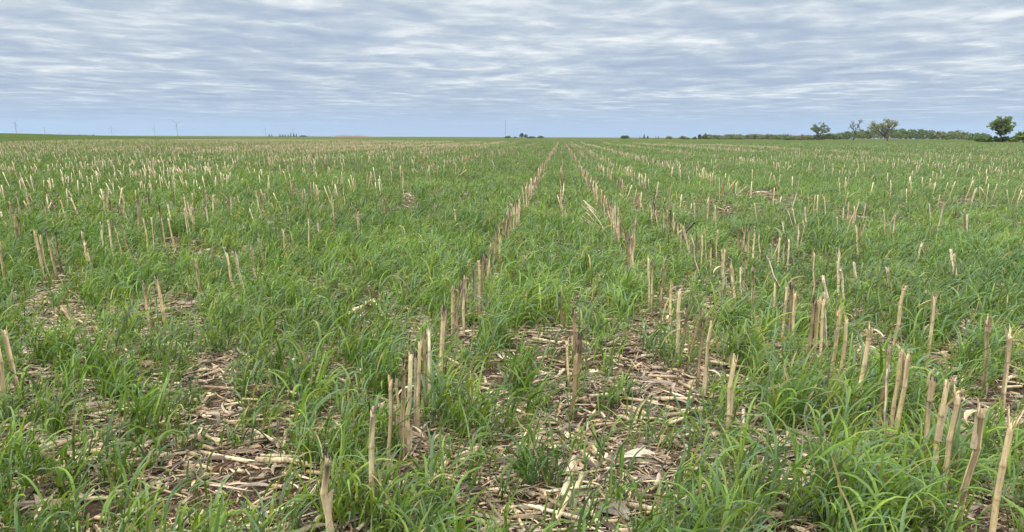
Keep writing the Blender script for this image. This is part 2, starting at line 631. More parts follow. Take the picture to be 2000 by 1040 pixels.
def build_grass():
    g = Geo()
    WIND = np.array([0.85, 0.25])

    def layer(r0, r1, plants, leaves, lscale, wscale, nseg, fold, far):
        x, y = scatter(r0, r1, plants)
        cv, vg = cover(x, y)
        clump = fbm(x * 4.2, y * 4.2, 81, 2)
        near_w = 1 - sstep(14, 30, np.hypot(x, y))
        keep = rng.random(len(x)) < cv * (1 - near_w * (1 - sstep(0.40, 0.60, clump)))
        vg = vg * (1 + near_w * 0.55 * (clump - 0.45))
        if r0 < 12:
            keep |= rng.random(len(x)) < 0.075
        x, y, vg = x[keep], y[keep], vg[keep] * rng.uniform(0.75, 1.2, keep.sum())
        z = land(x, y)
        k = np.clip(rng.poisson(leaves, len(x)), 1, 40)
        rep = np.repeat(np.arange(len(x)), k)
        n = len(rep)
        # leaves leave the tillers of their plant at different heights
        til = rng.normal(0, 0.022 + 0.006 * far * 10, (n, 2))
        lean = til * 1.2
        hs = rng.uniform(0.0, 0.15, n) * vg[rep] * (lscale ** 0.5)
        hs[rng.random(n) < 0.2] = 0.0
        bx = x[rep] + til[:, 0] + lean[:, 0] * hs * 5 + 0.22 * hs * WIND[0]
        by = y[rep] + til[:, 1] + lean[:, 1] * hs * 5 + 0.22 * hs * WIND[1]
        base = np.stack([bx, by, z[rep] + hs - 0.01], -1)
        ang = rng.uniform(0, 2 * math.pi, n)
        dx, dy = np.cos(ang) + WIND[0] * 0.95, np.sin(ang) + WIND[1] * 0.95
        az = np.arctan2(dy, dx)
        th0 = np.radians(rng.uniform(3, 32, n))
        th1 = np.radians(np.clip(rng.normal(98, 38, n), 18, 168))
        length = rng.uniform(0.10, 0.25, n) * vg[rep] * lscale
        width = rng.uniform(0.006, 0.0115, n) * wscale * (0.7 + 0.4 * vg[rep])
        tw = rng.normal(0, 0.9, n)
        tint = grass_tint(n, x[rep], y[rep], far)
        g.add(*blade_arrays(base, az, th0, th1, length, width, nseg, fold, tw, tint, 1.5))
        # upright tillers
        if nseg >= 3:
            kk = np.clip(rng.poisson(leaves * 0.3, len(x)), 1, 12)
            rep = np.repeat(np.arange(len(x)), kk)
            n = len(rep)
            til = rng.normal(0, 0.024, (n, 2))
            base = np.stack([x[rep] + til[:, 0], y[rep] + til[:, 1], z[rep] - 0.01], -1)
            az = np.arctan2(til[:, 1] + 0.03 * WIND[1], til[:, 0] + 0.03 * WIND[0])
            c = grass_tint(n, x[rep], y[rep], far) * np.array([1.05, 0.95, 0.8])
            g.add(*blade_arrays(base, az, np.radians(rng.uniform(0, 10, n)), np.radians(rng.uniform(5, 40, n)), rng.uniform(0.10, 0.2, n) * vg[rep],
                                rng.uniform(0.003, 0.005, n) * wscale, 3, False, rng.normal(0, 1.5, n), c))

    layer(1.6, 7.0, 250, 12.5, 0.94, 1.0, 6, True, 0.0)
    layer(7.0, 14.0, 230, 11.5, 0.90, 1.1, 4, True, 0.05)
    layer(14.0, 30.0, 130, 8.0, 0.88, 1.5, 3, False, 0.15)
    layer(30.0, 75.0, 36, 6.5, 0.95, 2.6, 2, False, 0.35)
    layer(75.0, 260.0, 6, 5.0, 1.15, 6.0, 2, False, 0.5)
    o = g.build('grass', M_GRASS)
    tag(o, 'young green cover crop grass growing all over the stubble field', 'grass', kind='stuff')
    print('grass faces', len(o.data.polygons))


build_grass()

# ------------------------------------------------------------------ straw colours
STRAW = {'straw': (0.65, 0.52, 0.31), 'tan': (0.57, 0.435, 0.24), 'brown': (0.29, 0.195, 0.11), 'bleached': (0.70, 0.59, 0.40), 'grey': (0.38, 0.32, 0.24)}
ROT = np.array((0.022, 0.018, 0.015))


def build_residue():
    g = Geo()

    def strips(r0, r1, per, lmin, lmax, wmin, wmax, nseg, palette, lift):
        x, y = scatter(r0, r1, per)
        cl = fbm(x * 2.2, y * 2.2, 91, 3)
        keep = rng.random(len(x)) < sstep(0.20, 0.55, cl)
        x, y = x[keep], y[keep]
        n = len(x)
        base = np.stack([x, y, land(x, y) + rng.uniform(0.003, lift, n)], -1)
        pal = np.array(palette)
        tint = pal[rng.integers(0, len(pal), n)] * np.array([1.08, 1.0, 0.90]) * rng.uniform(0.45, 1.08, n)[:, None]
        th0 = np.radians(rng.normal(86, 9, n))
        th1 = np.radians(rng.normal(94, 9, n))
        g.add(*blade_arrays(base, rng.uniform(0, 2 * math.pi, n), th0, th1, lmin + (lmax - lmin) * rng.random(n) ** 2.2, rng.uniform(wmin, wmax, n), nseg,
                            nseg > 2, rng.normal(0, 0.7, n), tint, 1.0, rng.normal(0, 0.5, n)))

    pal = [(0.48, 0.38, 0.25), (0.40, 0.30, 0.19), (0.29, 0.205, 0.13), (0.54, 0.45, 0.33), (0.19, 0.135, 0.09), (0.31, 0.26, 0.205), (0.10, 0.07, 0.05), (0.23, 0.19, 0.15), (0.15, 0.11, 0.08), (0.34, 0.29, 0.23)]
    strips(1.7, 9.0, 3000, 0.015, 0.10, 0.002, 0.009, 2, pal, 0.018)
    strips(1.7, 9.0, 420, 0.06, 0.22, 0.006, 0.026, 5, pal, 0.022)
    strips(9.0, 24.0, 200, 0.04, 0.20, 0.008, 0.026, 2, pal, 0.03)

    def sticks(r0, r1, per, lmin, lmax, rmin, rmax, sides):
        x, y = scatter(r0, r1, per)
        n = len(x)
        a = rng.uniform(0, 2 * math.pi, n)
        L = lmin + (lmax - lmin) * rng.random(n) ** 2
        rad = rng.uniform(rmin, rmax, n)
        tilt = rng.normal(0, 0.08, n)
        p0 = np.stack([x, y, land(x, y) + rad * 0.8 + rng.uniform(0, 0.012, n)], -1)
        d = np.stack([np.cos(a) * np.cos(tilt), np.sin(a) * np.cos(tilt), np.abs(np.sin(tilt))], -1)
        pal2 = np.array([(0.54, 0.42, 0.25), (0.46, 0.34, 0.19), (0.60, 0.50, 0.34), (0.34, 0.25, 0.15)])
        tint = pal2[rng.integers(0, 4, n)] * rng.uniform(0.6, 1.1, n)[:, None]
        tube_arrays(g, p0, p0 + d * L[:, None], rad, rad * 0.9, tint, tint, sides)

    sticks(1.7, 9.0, 70, 0.04, 0.26, 0.003, 0.010, 6)
    sticks(9.0, 26.0, 9, 0.06, 0.30, 0.005, 0.011, 4)
    o = g.build('corn_residue', M_STRAW)
    tag(o, 'chopped straw, husk strips and stalk bits littering the soil', 'crop residue', kind='stuff')


def tube_arrays(g, p0, p1, r0, r1, c0, c1, sides, cap=True):
    n = len(p0)
    d = p1 - p0
    d = d / np.linalg.norm(d, axis=1)[:, None]
    ref = np.where(np.abs(d[:, 2:3]) > 0.9, np.array([[1.0, 0, 0]]), np.array([[0, 0, 1.0]]))
    s = np.cross(d, ref)
    s /= np.linalg.norm(s, axis=1)[:, None]
    u = np.cross(s, d)
    a = np.arange(sides) / sides * 2 * math.pi
    ringv = s[:, None] * np.cos(a)[None, :, None] + u[:, None] * np.sin(a)[None, :, None]
    rings = [p0[:, None] + ringv * r0[:, None, None], p1[:, None] + ringv * r1[:, None, None]]
    cols = [c0, c1]
    if cap:
        rings.append(np.repeat((p1 - d * r1[:, None] * 0.5)[:, None], sides, 1) + ringv * r1[:, None, None] * 0.1)
        cols.append(c1 * 0.8)
    V = np.stack(rings, 1)
    k = V.shape[1]
    q = [(i * sides + j, i * sides + (j + 1) % sides, (i + 1) * sides + (j + 1) % sides, (i + 1) * sides + j) for i in range(k - 1) for j in range(sides)]
    Q = (np.arange(n) * k * sides)[:, None, None] + np.array(q)[None]
    C = np.stack(cols, 1)[:, :, None, :].repeat(sides, 2)
    g.add(V.reshape(-1, 3), Q.reshape(-1, 4), C.reshape(-1, 3))


build_residue()

# ------------------------------------------------------------------ standing corn stubble
H0 = 0.46
# top x, top y, base x, height, colour, top, relative thickness
T = []


def st(xt, yt, xb, h=H0, c='straw', top='ragged', k=1.0):
    T.append((xt, yt, xb, h, c, top, k))


# the row that leads off a little to the left of the middle
st(641, 893, 646, .46, 'tan', 'rotten', 1.15); st(728, 800, 727, .46, 'straw', 'rotten', 1.15); st(763, 742, 762, .46, 'tan', 'ragged', .9)
st(790, 712, 786, .46, 'tan', 'rotten', 1.0); st(802, 695, 799, .48, 'straw', 'ragged', 1.05); st(820, 672, 818, .48, 'tan', 'ragged', .9)
st(829, 655, 826, .46, 'brown', 'ragged', .9); st(837, 645, 835, .44, 'bleached', 'ragged', 1.0); st(864, 602, 862, .48, 'tan', 'rotten', 1.25)
st(886, 560, 884, .44, 'tan', 'rotten', 1.2); st(908, 540, 905, .46, 'straw', 'rotten', 1.0); st(925, 524, 926, .44, 'grey', 'rotten', 1.1)
st(935, 512, 935, .45, 'tan', 'ragged', 1.0); st(942, 505, 941, .44, 'brown', 'rotten', 1.1); st(957, 478, 955, .40, 'straw', 'rotten', 1.0)
st(967, 458, 966, .40, 'tan', 'rotten', .9); st(976, 453, 974, .45, 'tan', 'rotten', 1.0); st(985, 428, 984, .42, 'brown', 'ragged', 1.5)
st(991, 410, 990, .48, 'tan', 'rotten', 1.5); st(998, 400, 996, .5, 'straw', 'ragged', 1.5); st(1004, 396, 1003, .5, 'tan', 'rotten', 1.5)
st(1010, 393, 1009, .5, 'tan', 'rotten', 1.7); st(1015, 397, 1014, .45, 'straw', 'ragged', 1.0); st(1020, 368, 1026, .5, 'bleached', 'split', 1.0)
st(1027, 366, 1029, .5, 'straw', 'split', 1.0); st(1034, 362, 1032, .48, 'straw', 'ragged', 1.0)
for (a, b, c, d, e, f) in ((812, 684, 810, .46, 'straw', 1.0), (872, 590, 870, .4, 'straw', .9), (895, 552, 893, .44, 'tan', 1.0),
                           (900, 546, 897, .38, 'bleached', .9), (914, 534, 912, .44, 'tan', 1.0), (931, 516, 930, .44, 'brown', 1.0), (947, 496, 946, .44, 'tan', 1.1), (952, 488, 951, .44, 'straw', 1.0),
                           (961, 472, 960, .44, 'tan', 1.1), (971, 450, 970, .46, 'brown', 1.1), (980, 440, 979, .48, 'tan', 1.2), (988, 418, 987, .48, 'straw', 1.2), (994, 404, 993, .5, 'tan', 1.3),
                           (1001, 398, 1000, .5, 'brown', 1.3), (1007, 394, 1006, .5, 'tan', 1.4), (1013, 392, 1012, .5, 'straw', 1.3), (778, 735, 775, .40, 'tan', .8)):
    if a < 960 and a % 4 == 1:
        continue
    st(a + random.uniform(-5, 5), b + random.uniform(-4, 14), c + random.uniform(-3, 3), d * random.uniform(0.8, 1.05), random.choice((e, 'brown', 'grey')), random.choice(('rotten', 'rotten', 'ragged', 'split')), f * random.uniform(0.65, 0.95))
# sparse brown row up the middle
st(1130, 655, 1114, .46, 'brown', 'rotten', 1.1); st(1092, 573, 1100, .30, 'brown', 'rotten', .9); st(1121, 610, 1119, .34, 'brown', 'rotten', 1.0)
st(1136, 650, 1128, .38, 'brown', 'rotten', .9); st(1107, 668, 1109, .28, 'tan', 'ragged', .8); st(1087, 473, 1093, .25, 'brown', 'rotten', .9)
st(1117, 462, 1111, .28, 'brown', 'rotten', .8)
# first row to the right
st(1435, 700, 1416, .48, 'tan', 'ragged', 1.05); st(1390, 633, 1372, .46, 'tan', 'ragged', 1.0); st(1373, 632, 1360, .42, 'brown', 'rotten', 1.0)
st(1369, 612, 1335, .40, 'brown', 'ragged', .9); st(1343, 598, 1326, .42, 'brown', 'rotten', .95); st(1327, 572, 1320, .48, 'straw', 'ragged', 1.1)
st(1313, 555, 1305, .42, 'tan', 'ragged', .9); st(1296, 522, 1290, .42, 'brown', 'ragged', 1.1); st(1276, 512, 1270, .44, 'tan', 'rotten', .9)
st(1267, 505, 1266, .46, 'straw', 'ragged', .9); st(1234, 462, 1238, .48, 'tan', 'rotten', 1.1); st(1228, 456, 1234, .5, 'straw', 'rotten', 1.3)
st(1222, 452, 1229, .5, 'brown', 'rotten', 1.1); st(1197, 402, 1200, .5, 'straw', 'rotten', 1.2); st(1201, 404, 1203, .48, 'bleached', 'ragged', 1.0)
st(1192, 405, 1195, .46, 'tan', 'ragged', 1.1); st(1179, 400, 1183, .4, 'straw', 'ragged', .9); st(1174, 373, 1175, .46, 'tan', 'ragged', 1.1)
st(1164, 378, 1165, .40, 'straw', 'ragged', .9); st(1209, 425, 1209, .42, 'tan', 'rotten', .8)
# the fan of pale stalks knocked over
for (a, b, c, d) in ((1140, 392, 1186, .34), (1143, 396, 1183, .34), (1137, 402, 1180, .30), (1147, 405, 1186, .32), (1152, 409, 1186, .33), (1135, 421, 1178, .22),
                     (1133, 426, 1176, .19), (1140, 430, 1178, .18), (1146, 417, 1182, .28), (1157, 415, 1187, .32)):
    st(a, b, c, d, random.choice(('bleached', 'straw')), 'ragged', .85)
# second row to the right, the big stalks in the corner
st(1976, 824, 1924, .52, 'tan', 'split', 1.15); st(1918, 794, 1870, .52, 'tan', 'ragged', 1.2); st(1871, 767, 1838, .50, 'tan', 'ragged', 1.15)
st(1850, 747, 1815, .50, 'tan', 'ragged', 1.1); st(1823, 742, 1793, .46, 'tan', 'rotten', 1.1); st(1773, 695, 1744, .50, 'tan', 'ragged', 1.15)
st(1760, 690, 1734, .50, 'tan', 'ragged', 1.0); st(1736, 717, 1729, .42, 'bleached', 'ragged', .7); st(1737, 686, 1716, .46, 'brown', 'ragged', 1.0)
st(1697, 652, 1669, .50, 'tan', 'split', 1.1); st(1653, 622, 1641, .48, 'tan', 'ragged', 1.1); st(1637, 612, 1622, .48, 'tan', 'split', 1.1)
st(1609, 590, 1598, .48, 'tan', 'ragged', 1.1); st(1600, 585, 1590, .48, 'tan', 'ragged', 1.1); st(1592, 586, 1571, .48, 'brown', 'rotten', 1.3)
st(1609, 574, 1614, .46, 'bleached', 'ragged', .9); st(1607, 542, 1632, .46, 'bleached', 'ragged', 1.0); st(1553, 572, 1546, .44, 'tan', 'ragged', 1.0)
st(1546, 560, 1536, .46, 'brown', 'rotten', 1.1); st(1537, 562, 1529, .42, 'tan', 'ragged', 1.0); st(1514, 555, 1507, .40, 'tan', 'ragged', .9)
st(1500, 503, 1536, .42, 'bleached', 'ragged', .9); st(1471, 522, 1473, .44, 'straw', 'rotten', 1.1); st(1458, 505, 1458, .42, 'brown', 'rotten', .8)
st(1447, 528, 1453, .40, 'bleached', 'ragged', 1.0); st(1425, 505, 1439, .44, 'straw', 'rotten', 1.4); st(1410, 490, 1414, .46, 'straw', 'ragged', 1.0)
st(1416, 487, 1413, .46, 'tan', 'ragged', 1.0); st(1402, 452, 1396, .48, 'straw', 'ragged', .9); st(1388, 474, 1388, .4, 'tan', 'rotten', .8)
st(1377, 448, 1380, .46, 'tan', 'ragged', .9); st(1371, 460, 1368, .44, 'straw', 'ragged', .9); st(1350, 465, 1370, .46, 'bleached', 'ragged', 1.0)
st(1334, 442, 1353, .48, 'straw', 'split', 1.1); st(1330, 440, 1331, .4, 'straw', 'ragged', 1.0); st(1323, 422, 1324, .42, 'tan', 'rotten', 1.0)
st(1316, 418, 1314, .42, 'tan', 'ragged', 1.0); st(1310, 412, 1308, .44, 'brown', 'rotten', 1.1); st(1303, 412, 1302, .42, 'tan', 'ragged', 1.0)
st(1297, 409, 1296, .44, 'tan', 'rotten', 1.1); st(1281, 412, 1285, .36, 'bleached', 'ragged', .8); st(1271, 403, 1276, .40, 'straw', 'ragged', .9)
# third row to the right and beyond
st(1972, 658, 1955, .48, 'straw', 'split', 1.1); st(1931, 630, 1922, .44, 'tan', 'split', 1.2); st(1825, 582, 1814, .46, 'straw', 'split', 1.1)
st(1828, 605, 1854, .24, 'bleached', 'ragged', 1.0); st(1767, 562, 1739, .5, 'tan', 'ragged', 1.3); st(1802, 549, 1822, .24, 'bleached', 'ragged', 1.2)
st(1733, 525, 1742, .36, 'bleached', 'ragged', 1.1); st(1639, 500, 1634, .46, 'straw', 'split', 1.1); st(1641, 526, 1653, .42, 'bleached', 'ragged', 1.0)
st(1591, 497, 1587, .5, 'straw', 'ragged', .8); st(1668, 516, 1675, .32, 'bleached', 'ragged', 1.0); st(1857, 490, 1867, .40, 'bleached', 'ragged', 1.3)
st(1864, 498, 1873, .36, 'bleached', 'ragged', .9); st(1672, 442, 1676, .44, 'straw', 'ragged', 1.0); st(1680, 440, 1678, .44, 'brown', 'rotten', 1.0)
for (a, b, c, cc) in ((1443, 446, 1441, 'tan'), (1450, 447, 1449, 'tan'), (1458, 445, 1455, 'brown'), (1464, 450, 1460, 'tan'), (1474, 445, 1470, 'straw')):
    st(a, b, c, .46, cc, 'rotten', 1.0)
st(1510, 462, 1504, .44, 'tan', 'rotten', 1.0); st(1523, 465, 1518, .44, 'straw', 'ragged', .9); st(1535, 461, 1528, .46, 'tan', 'rotten', 1.0)
st(1541, 470, 1537, .42, 'bleached', 'ragged', .8); st(1538, 412, 1557, .40, 'bleached', 'ragged', 1.1); st(1549, 410, 1558, .42, 'straw', 'ragged', 1.0)
st(1572, 406, 1576, .44, 'straw', 'ragged', 1.0); st(1568, 432, 1569, .36, 'straw', 'ragged', 1.0); st(1528, 435, 1538, .32, 'bleached', 'ragged', 1.0)
st(1356, 398, 1360, .46, 'bleached', 'ragged', 1.0); st(1397, 405, 1400, .48, 'straw', 'split', 1.1); st(1310, 366, 1307, .5, 'straw', 'split', 1.0)
st(1405, 360, 1405, .42, 'tan', 'ragged', 1.0); st(1411, 358, 1411, .44, 'brown', 'rotten', 1.2); st(1815, 400, 1818, .44, 'bleached', 'ragged', 1.0)
st(1883, 411, 1886, .5, 'straw', 'ragged', 1.0); st(1888, 420, 1889, .44, 'bleached', 'ragged', 1.0)
# left part of the field
st(8, 648, 50, .44, 'tan', 'ragged', 1.2); st(-6, 675, 18, .42, 'tan', 'ragged', 1.2); st(119, 602, 190, .34, 'tan', 'ragged', 1.35)
st(69, 452, 90, .52, 'tan', 'ragged', 1.2); st(78, 462, 96, .48, 'straw', 'ragged', 1.0); st(91, 452, 114, .50, 'tan', 'rotten', 1.2)
st(108, 455, 121, .44, 'brown', 'rotten', 1.1); st(-2, 478, 13, .46, 'tan', 'ragged', 1.1); st(161, 452, 182, .46, 'bleached', 'rotten', 1.2)
st(166, 476, 176, .34, 'tan', 'ragged', 1.2); st(196, 436, 208, .46, 'straw', 'rotten', 1.0); st(211, 432, 223, .5, 'straw', 'ragged', 1.1)
st(219, 432, 241, .5, 'straw', 'rotten', .9); st(237, 440, 255, .46, 'brown', 'ragged', 1.0); st(281, 552, 292, .36, 'tan', 'rotten', 1.0)
st(304, 540, 326, .40, 'tan', 'rotten', 1.1); st(280, 428, 293, .48, 'tan', 'ragged', 1.0); st(296, 428, 304, .48, 'straw', 'ragged', 1.0)
st(315, 430, 326, .42, 'tan', 'ragged', .9); st(329, 428, 345, .46, 'tan', 'ragged', 1.0); st(376, 408, 382, .46, 'straw', 'ragged', 1.0)
st(393, 405, 402, .46, 'brown', 'ragged', 1.0); st(418, 390, 424, .42, 'straw', 'ragged', 1.0); st(382, 508, 397, .38, 'tan', 'ragged', 1.0)
st(443, 497, 460, .42, 'tan', 'ragged', 1.0); st(459, 494, 481, .44, 'tan', 'rotten', 1.0); st(489, 482, 501, .38, 'brown', 'ragged', 1.0)
st(505, 468, 523, .42, 'tan', 'ragged', .9); st(552, 450, 558, .44, 'tan', 'ragged', 1.0); st(565, 460, 582, .40, 'brown', 'rotten', 1.1)
st(602, 430, 606, .46, 'straw', 'ragged', 1.0); st(620, 425, 625, .42, 'brown', 'ragged', 1.0); st(652, 425, 656, .44, 'brown', 'ragged', 1.0)
st(695, 405, 702, .44, 'tan', 'rotten', 1.0); st(700, 415, 704, .42, 'straw', 'ragged', .9); st(650, 398, 653, .42, 'tan', 'ragged', 1.0)
st(748, 391, 756, .46, 'tan', 'ragged', 1.1); st(753, 388, 759, .48, 'brown', 'ragged', 1.2); st(741, 408, 751, .20, 'bleached', 'ragged', .9)
st(105, 372, 125, .40, 'brown', 'rotten', 1.0); st(90, 372, 110, .42, 'brown', 'rotten', 1.0); st(52, 377, 62, .46, 'tan', 'ragged', 1.0)
st(160, 372, 178, .44, 'brown', 'rotten', 1.0); st(202, 375, 208, .48, 'tan', 'ragged', 1.1); st(208, 380, 213, .46, 'tan', 'rotten', 1.1)
st(215, 393, 222, .4, 'brown', 'rotten', 1.2); st(228, 398, 262, .40, 'brown', 'rotten', 1.0); st(268, 385, 276, .42, 'brown', 'rotten', 1.0)
st(280, 376, 284, .44, 'tan', 'rotten', 1.0); st(290, 378, 293, .44, 'brown', 'rotten', 1.2); st(140, 394, 155, .42, 'brown', 'ragged', .9)
st(118, 392, 132, .42, 'tan', 'ragged', 1.0); st(102, 400, 120, .40, 'brown', 'rotten', 1.0); st(86, 398, 92, .46, 'straw', 'rotten', 1.0)
st(28, 423, 37, .46, 'tan', 'ragged', 1.2); st(36, 428, 41, .42, 'brown', 'rotten', 1.1); st(18, 395, 27, .48, 'straw', 'ragged', 1.0)
st(355, 345, 362, .46, 'tan', 'ragged', 1.1); st(420, 335, 426, .42, 'brown', 'ragged', 1.0)


def row_of(x):
    return int(round((x - ROW0) / ROWD))


stalks = []      # dicts: base, top, radius, colour, top kind
for (xt, yt, xb, h, c, top, k) in T:
    p1 = on_plane(xt, yt, h)
    b = np.array([p1[0], p1[1], 0.0])
    for _ in range(4):
        b[2] = 0
        px, py, zc = project(b)
        b = b + RT * np.array([1, 1, 0]) * ((xb - px) * zc / F)
    b[2] = float(land(b[0], b[1])) - 0.02
    stalks.append(dict(b=b, t=p1, r=0.0105 * k * random.uniform(0.95, 1.08), c=c, top=top, hand=True))


# the rest of the rows, further off
def row_density(n):
    X = ROW0 + ROWD * n
    d = 0.14 + 0.42 * float(_hash(np.array([n]), np.array([3]), 7)[0]) ** 1.5
    for c, w, s in ((4.6, 0.4, 0.9), (10.0, 0.5, 1.2), (17.0, 0.8, 1.6), (-5.4, 0.5, 0.9), (-9.8, 0.6, 0.9), (-13.8, 1.0, 1.3), (25, 1.0, 1.4), (-19, 1.2, 1.2), (-27, 1.5, 1.2), (-38, 2, 1.0)):
        d += s * math.exp(-((X - c) / w) ** 2)
    if n == -1:
        d = 1.7
    if n == 0:
        d = 0.25
    if n in (1, 2, 3):
        d = (1.1, 1.0, 0.85)[n - 1]
    if -5 <= n <= -2:
        d = 0.16
    return d


YMAX = 190.0
bx, by, bn, bd = [], [], [], []
for n in range(-190, 150):
    X = ROW0 + ROWD * n
    d = row_density(n)
    y0 = 9.5 if -8 <= n <= 5 else 10.5
    if n in (-1,):
        y0 = 17.0
    if n == 0:
        y0 = 13.0
    if n in (1, 2, 3, 4, 5):
        y0 = 8.5
    if n < -8:
        y0 = 12.0
    y = y0 + np.cumsum(rng.exponential(0.19, 1100))
    y = y[y < YMAX]
    y = y[rng.random(len(y)) < np.clip((np.where(y > 28, 0.30 + 0.3 * (d > 0.8), 0.5) if n not in (-1, 1, 2, 3) else 0.5) * d * (0.15 + 1.7 * fbm(np.full(len(y), X * 0.3), y * 0.12, 23, 2)) * 0.62, 0, 1)]
    bx.append(X + rng.normal(0, 0.025, len(y)))
    by.append(y)
    bn.append(np.full(len(y), n))
    bd.append(np.full(len(y), d))
# what is left standing thickly in the thin strip beside the crop
ex = np.concatenate([rng.uniform(-260, -20, 60000)])
ey = rng.uniform(60, YMAX + 60, 60000)
es = rng.random(60000) < stubble_band(ex, ey) * 0.4
ex = ROW0 + ROWD * np.round((ex[es] - ROW0) / ROWD)
ey = ey[es]
bx, by, bd = np.concatenate(bx + [ex]), np.concatenate(by + [ey]), np.concatenate(bd + [np.full(len(ex), 2.0)])
ang = np.arctan2(bx, by) + YAW
ok = np.abs(ang) < HALF
bx, by, ang, bd = bx[ok], by[ok], ang[ok], bd[ok]
# thin with distance; the far ones are stood for by fewer, and none stands in the crop
sbn = stubble_band(bx, by)
ok = (edge_distance(bx, by) < -0.5) & ((rng.random(len(bx)) < np.clip(55.0 / by, 0.28, 1)) | (sbn > 0.5) | (bd > 0.8))
bx, by, ang, sbn = bx[ok], by[ok], ang[ok], sbn[ok]
nb = len(bx)
bz = land(bx, by) - 0.02
hh = np.clip(rng.normal(0.42, 0.07, nb), 0.18, 0.56)
left = ang < -0.1
lx = rng.normal(0, 0.06, nb) - np.where(left, 0.03, 0)
ly = rng.normal(0, 0.05, nb)
flop = rng.random(nb) < 0.10
lx[flop] += rng.normal(0, 0.22, flop.sum())
ly[flop] += rng.normal(0, 0.15, flop.sum())
hh[flop] *= 0.75
cn = np.array(['straw', 'tan', 'brown', 'bleached', 'grey'])
pr = np.where(((bx < 1.9) & (bx > -8))[:, None], np.array([[.22, .38, .28, .08, .04]]), np.array([[.42, .24, .06, .24, .04]]))
ci = (pr.cumsum(1) < rng.random(nb)[:, None]).sum(1).clip(0, 4)
rot = rng.random(nb) < np.where((bx < 2.0) & (bx > -8), 0.5, 0.1)
rad = rng.uniform(0.0080, 0.0120, nb)

P0 = np.stack([bx, by, bz], -1)
P1 = np.stack([bx + lx, by + ly, bz + hh], -1)
# the ones that show largest join the hand-placed ones as things; 300 in all
px0, py0, zc0 = project(P0)
px1, py1, zc1 = project(P1)
size = (hh * rad) / zc0 ** 2
size[(px1 < 5) | (px1 > 1995)] = 0
N_THINGS = 300
order = np.argsort(-size)[: N_THINGS - len(stalks)]
for i in order:
    stalks.append(dict(b=P0[i], t=P1[i], r=rad[i], c=str(cn[ci[i]]), top='rotten' if rot[i] else random.choice(('ragged', 'ragged', 'split')), hand=False))
rest = np.ones(nb, bool)
rest[order] = False


def build_far_stubble():
    g = Geo()
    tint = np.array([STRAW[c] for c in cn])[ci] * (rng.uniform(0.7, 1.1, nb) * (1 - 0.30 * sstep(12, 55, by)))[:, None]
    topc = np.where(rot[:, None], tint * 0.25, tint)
    for lo, hi, sides, w in ((0, 30, 6, 1.0), (30, 70, 4, 1.15), (70, 400, 3, 1.4)):
        s = rest & (by >= lo) & (by < hi)
        mid = P0 + (P1 - P0) * 0.72
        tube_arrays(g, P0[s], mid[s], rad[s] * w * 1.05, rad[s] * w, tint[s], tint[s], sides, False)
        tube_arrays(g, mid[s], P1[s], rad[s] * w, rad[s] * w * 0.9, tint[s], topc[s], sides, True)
    # split-off leaf sheaths hanging from some of the stalks
    s = rest & (by < 60) & (rng.random(nb) < 0.35)
    n = s.sum()
    g.add(*blade_arrays(P0[s] + (P1[s] - P0[s]) * rng.uniform(0.5, 0.9, n)[:, None], rng.uniform(0, 6.28, n), np.radians(rng.uniform(10, 60, n)), np.radians(rng.uniform(60, 170, n)),
                        rng.uniform(0.06, 0.16, n), rng.uniform(0.008, 0.018, n), 3, False, rng.normal(0, 1, n), np.array([0.52, 0.43, 0.28]) * rng.uniform(0.7, 1.1, n)[:, None]))
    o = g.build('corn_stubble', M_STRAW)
    tag(o, 'rows of cut corn stalks running away to the skyline', 'corn stubble', kind='stuff')
    print('far stalks', int(rest.sum()))


build_far_stubble()


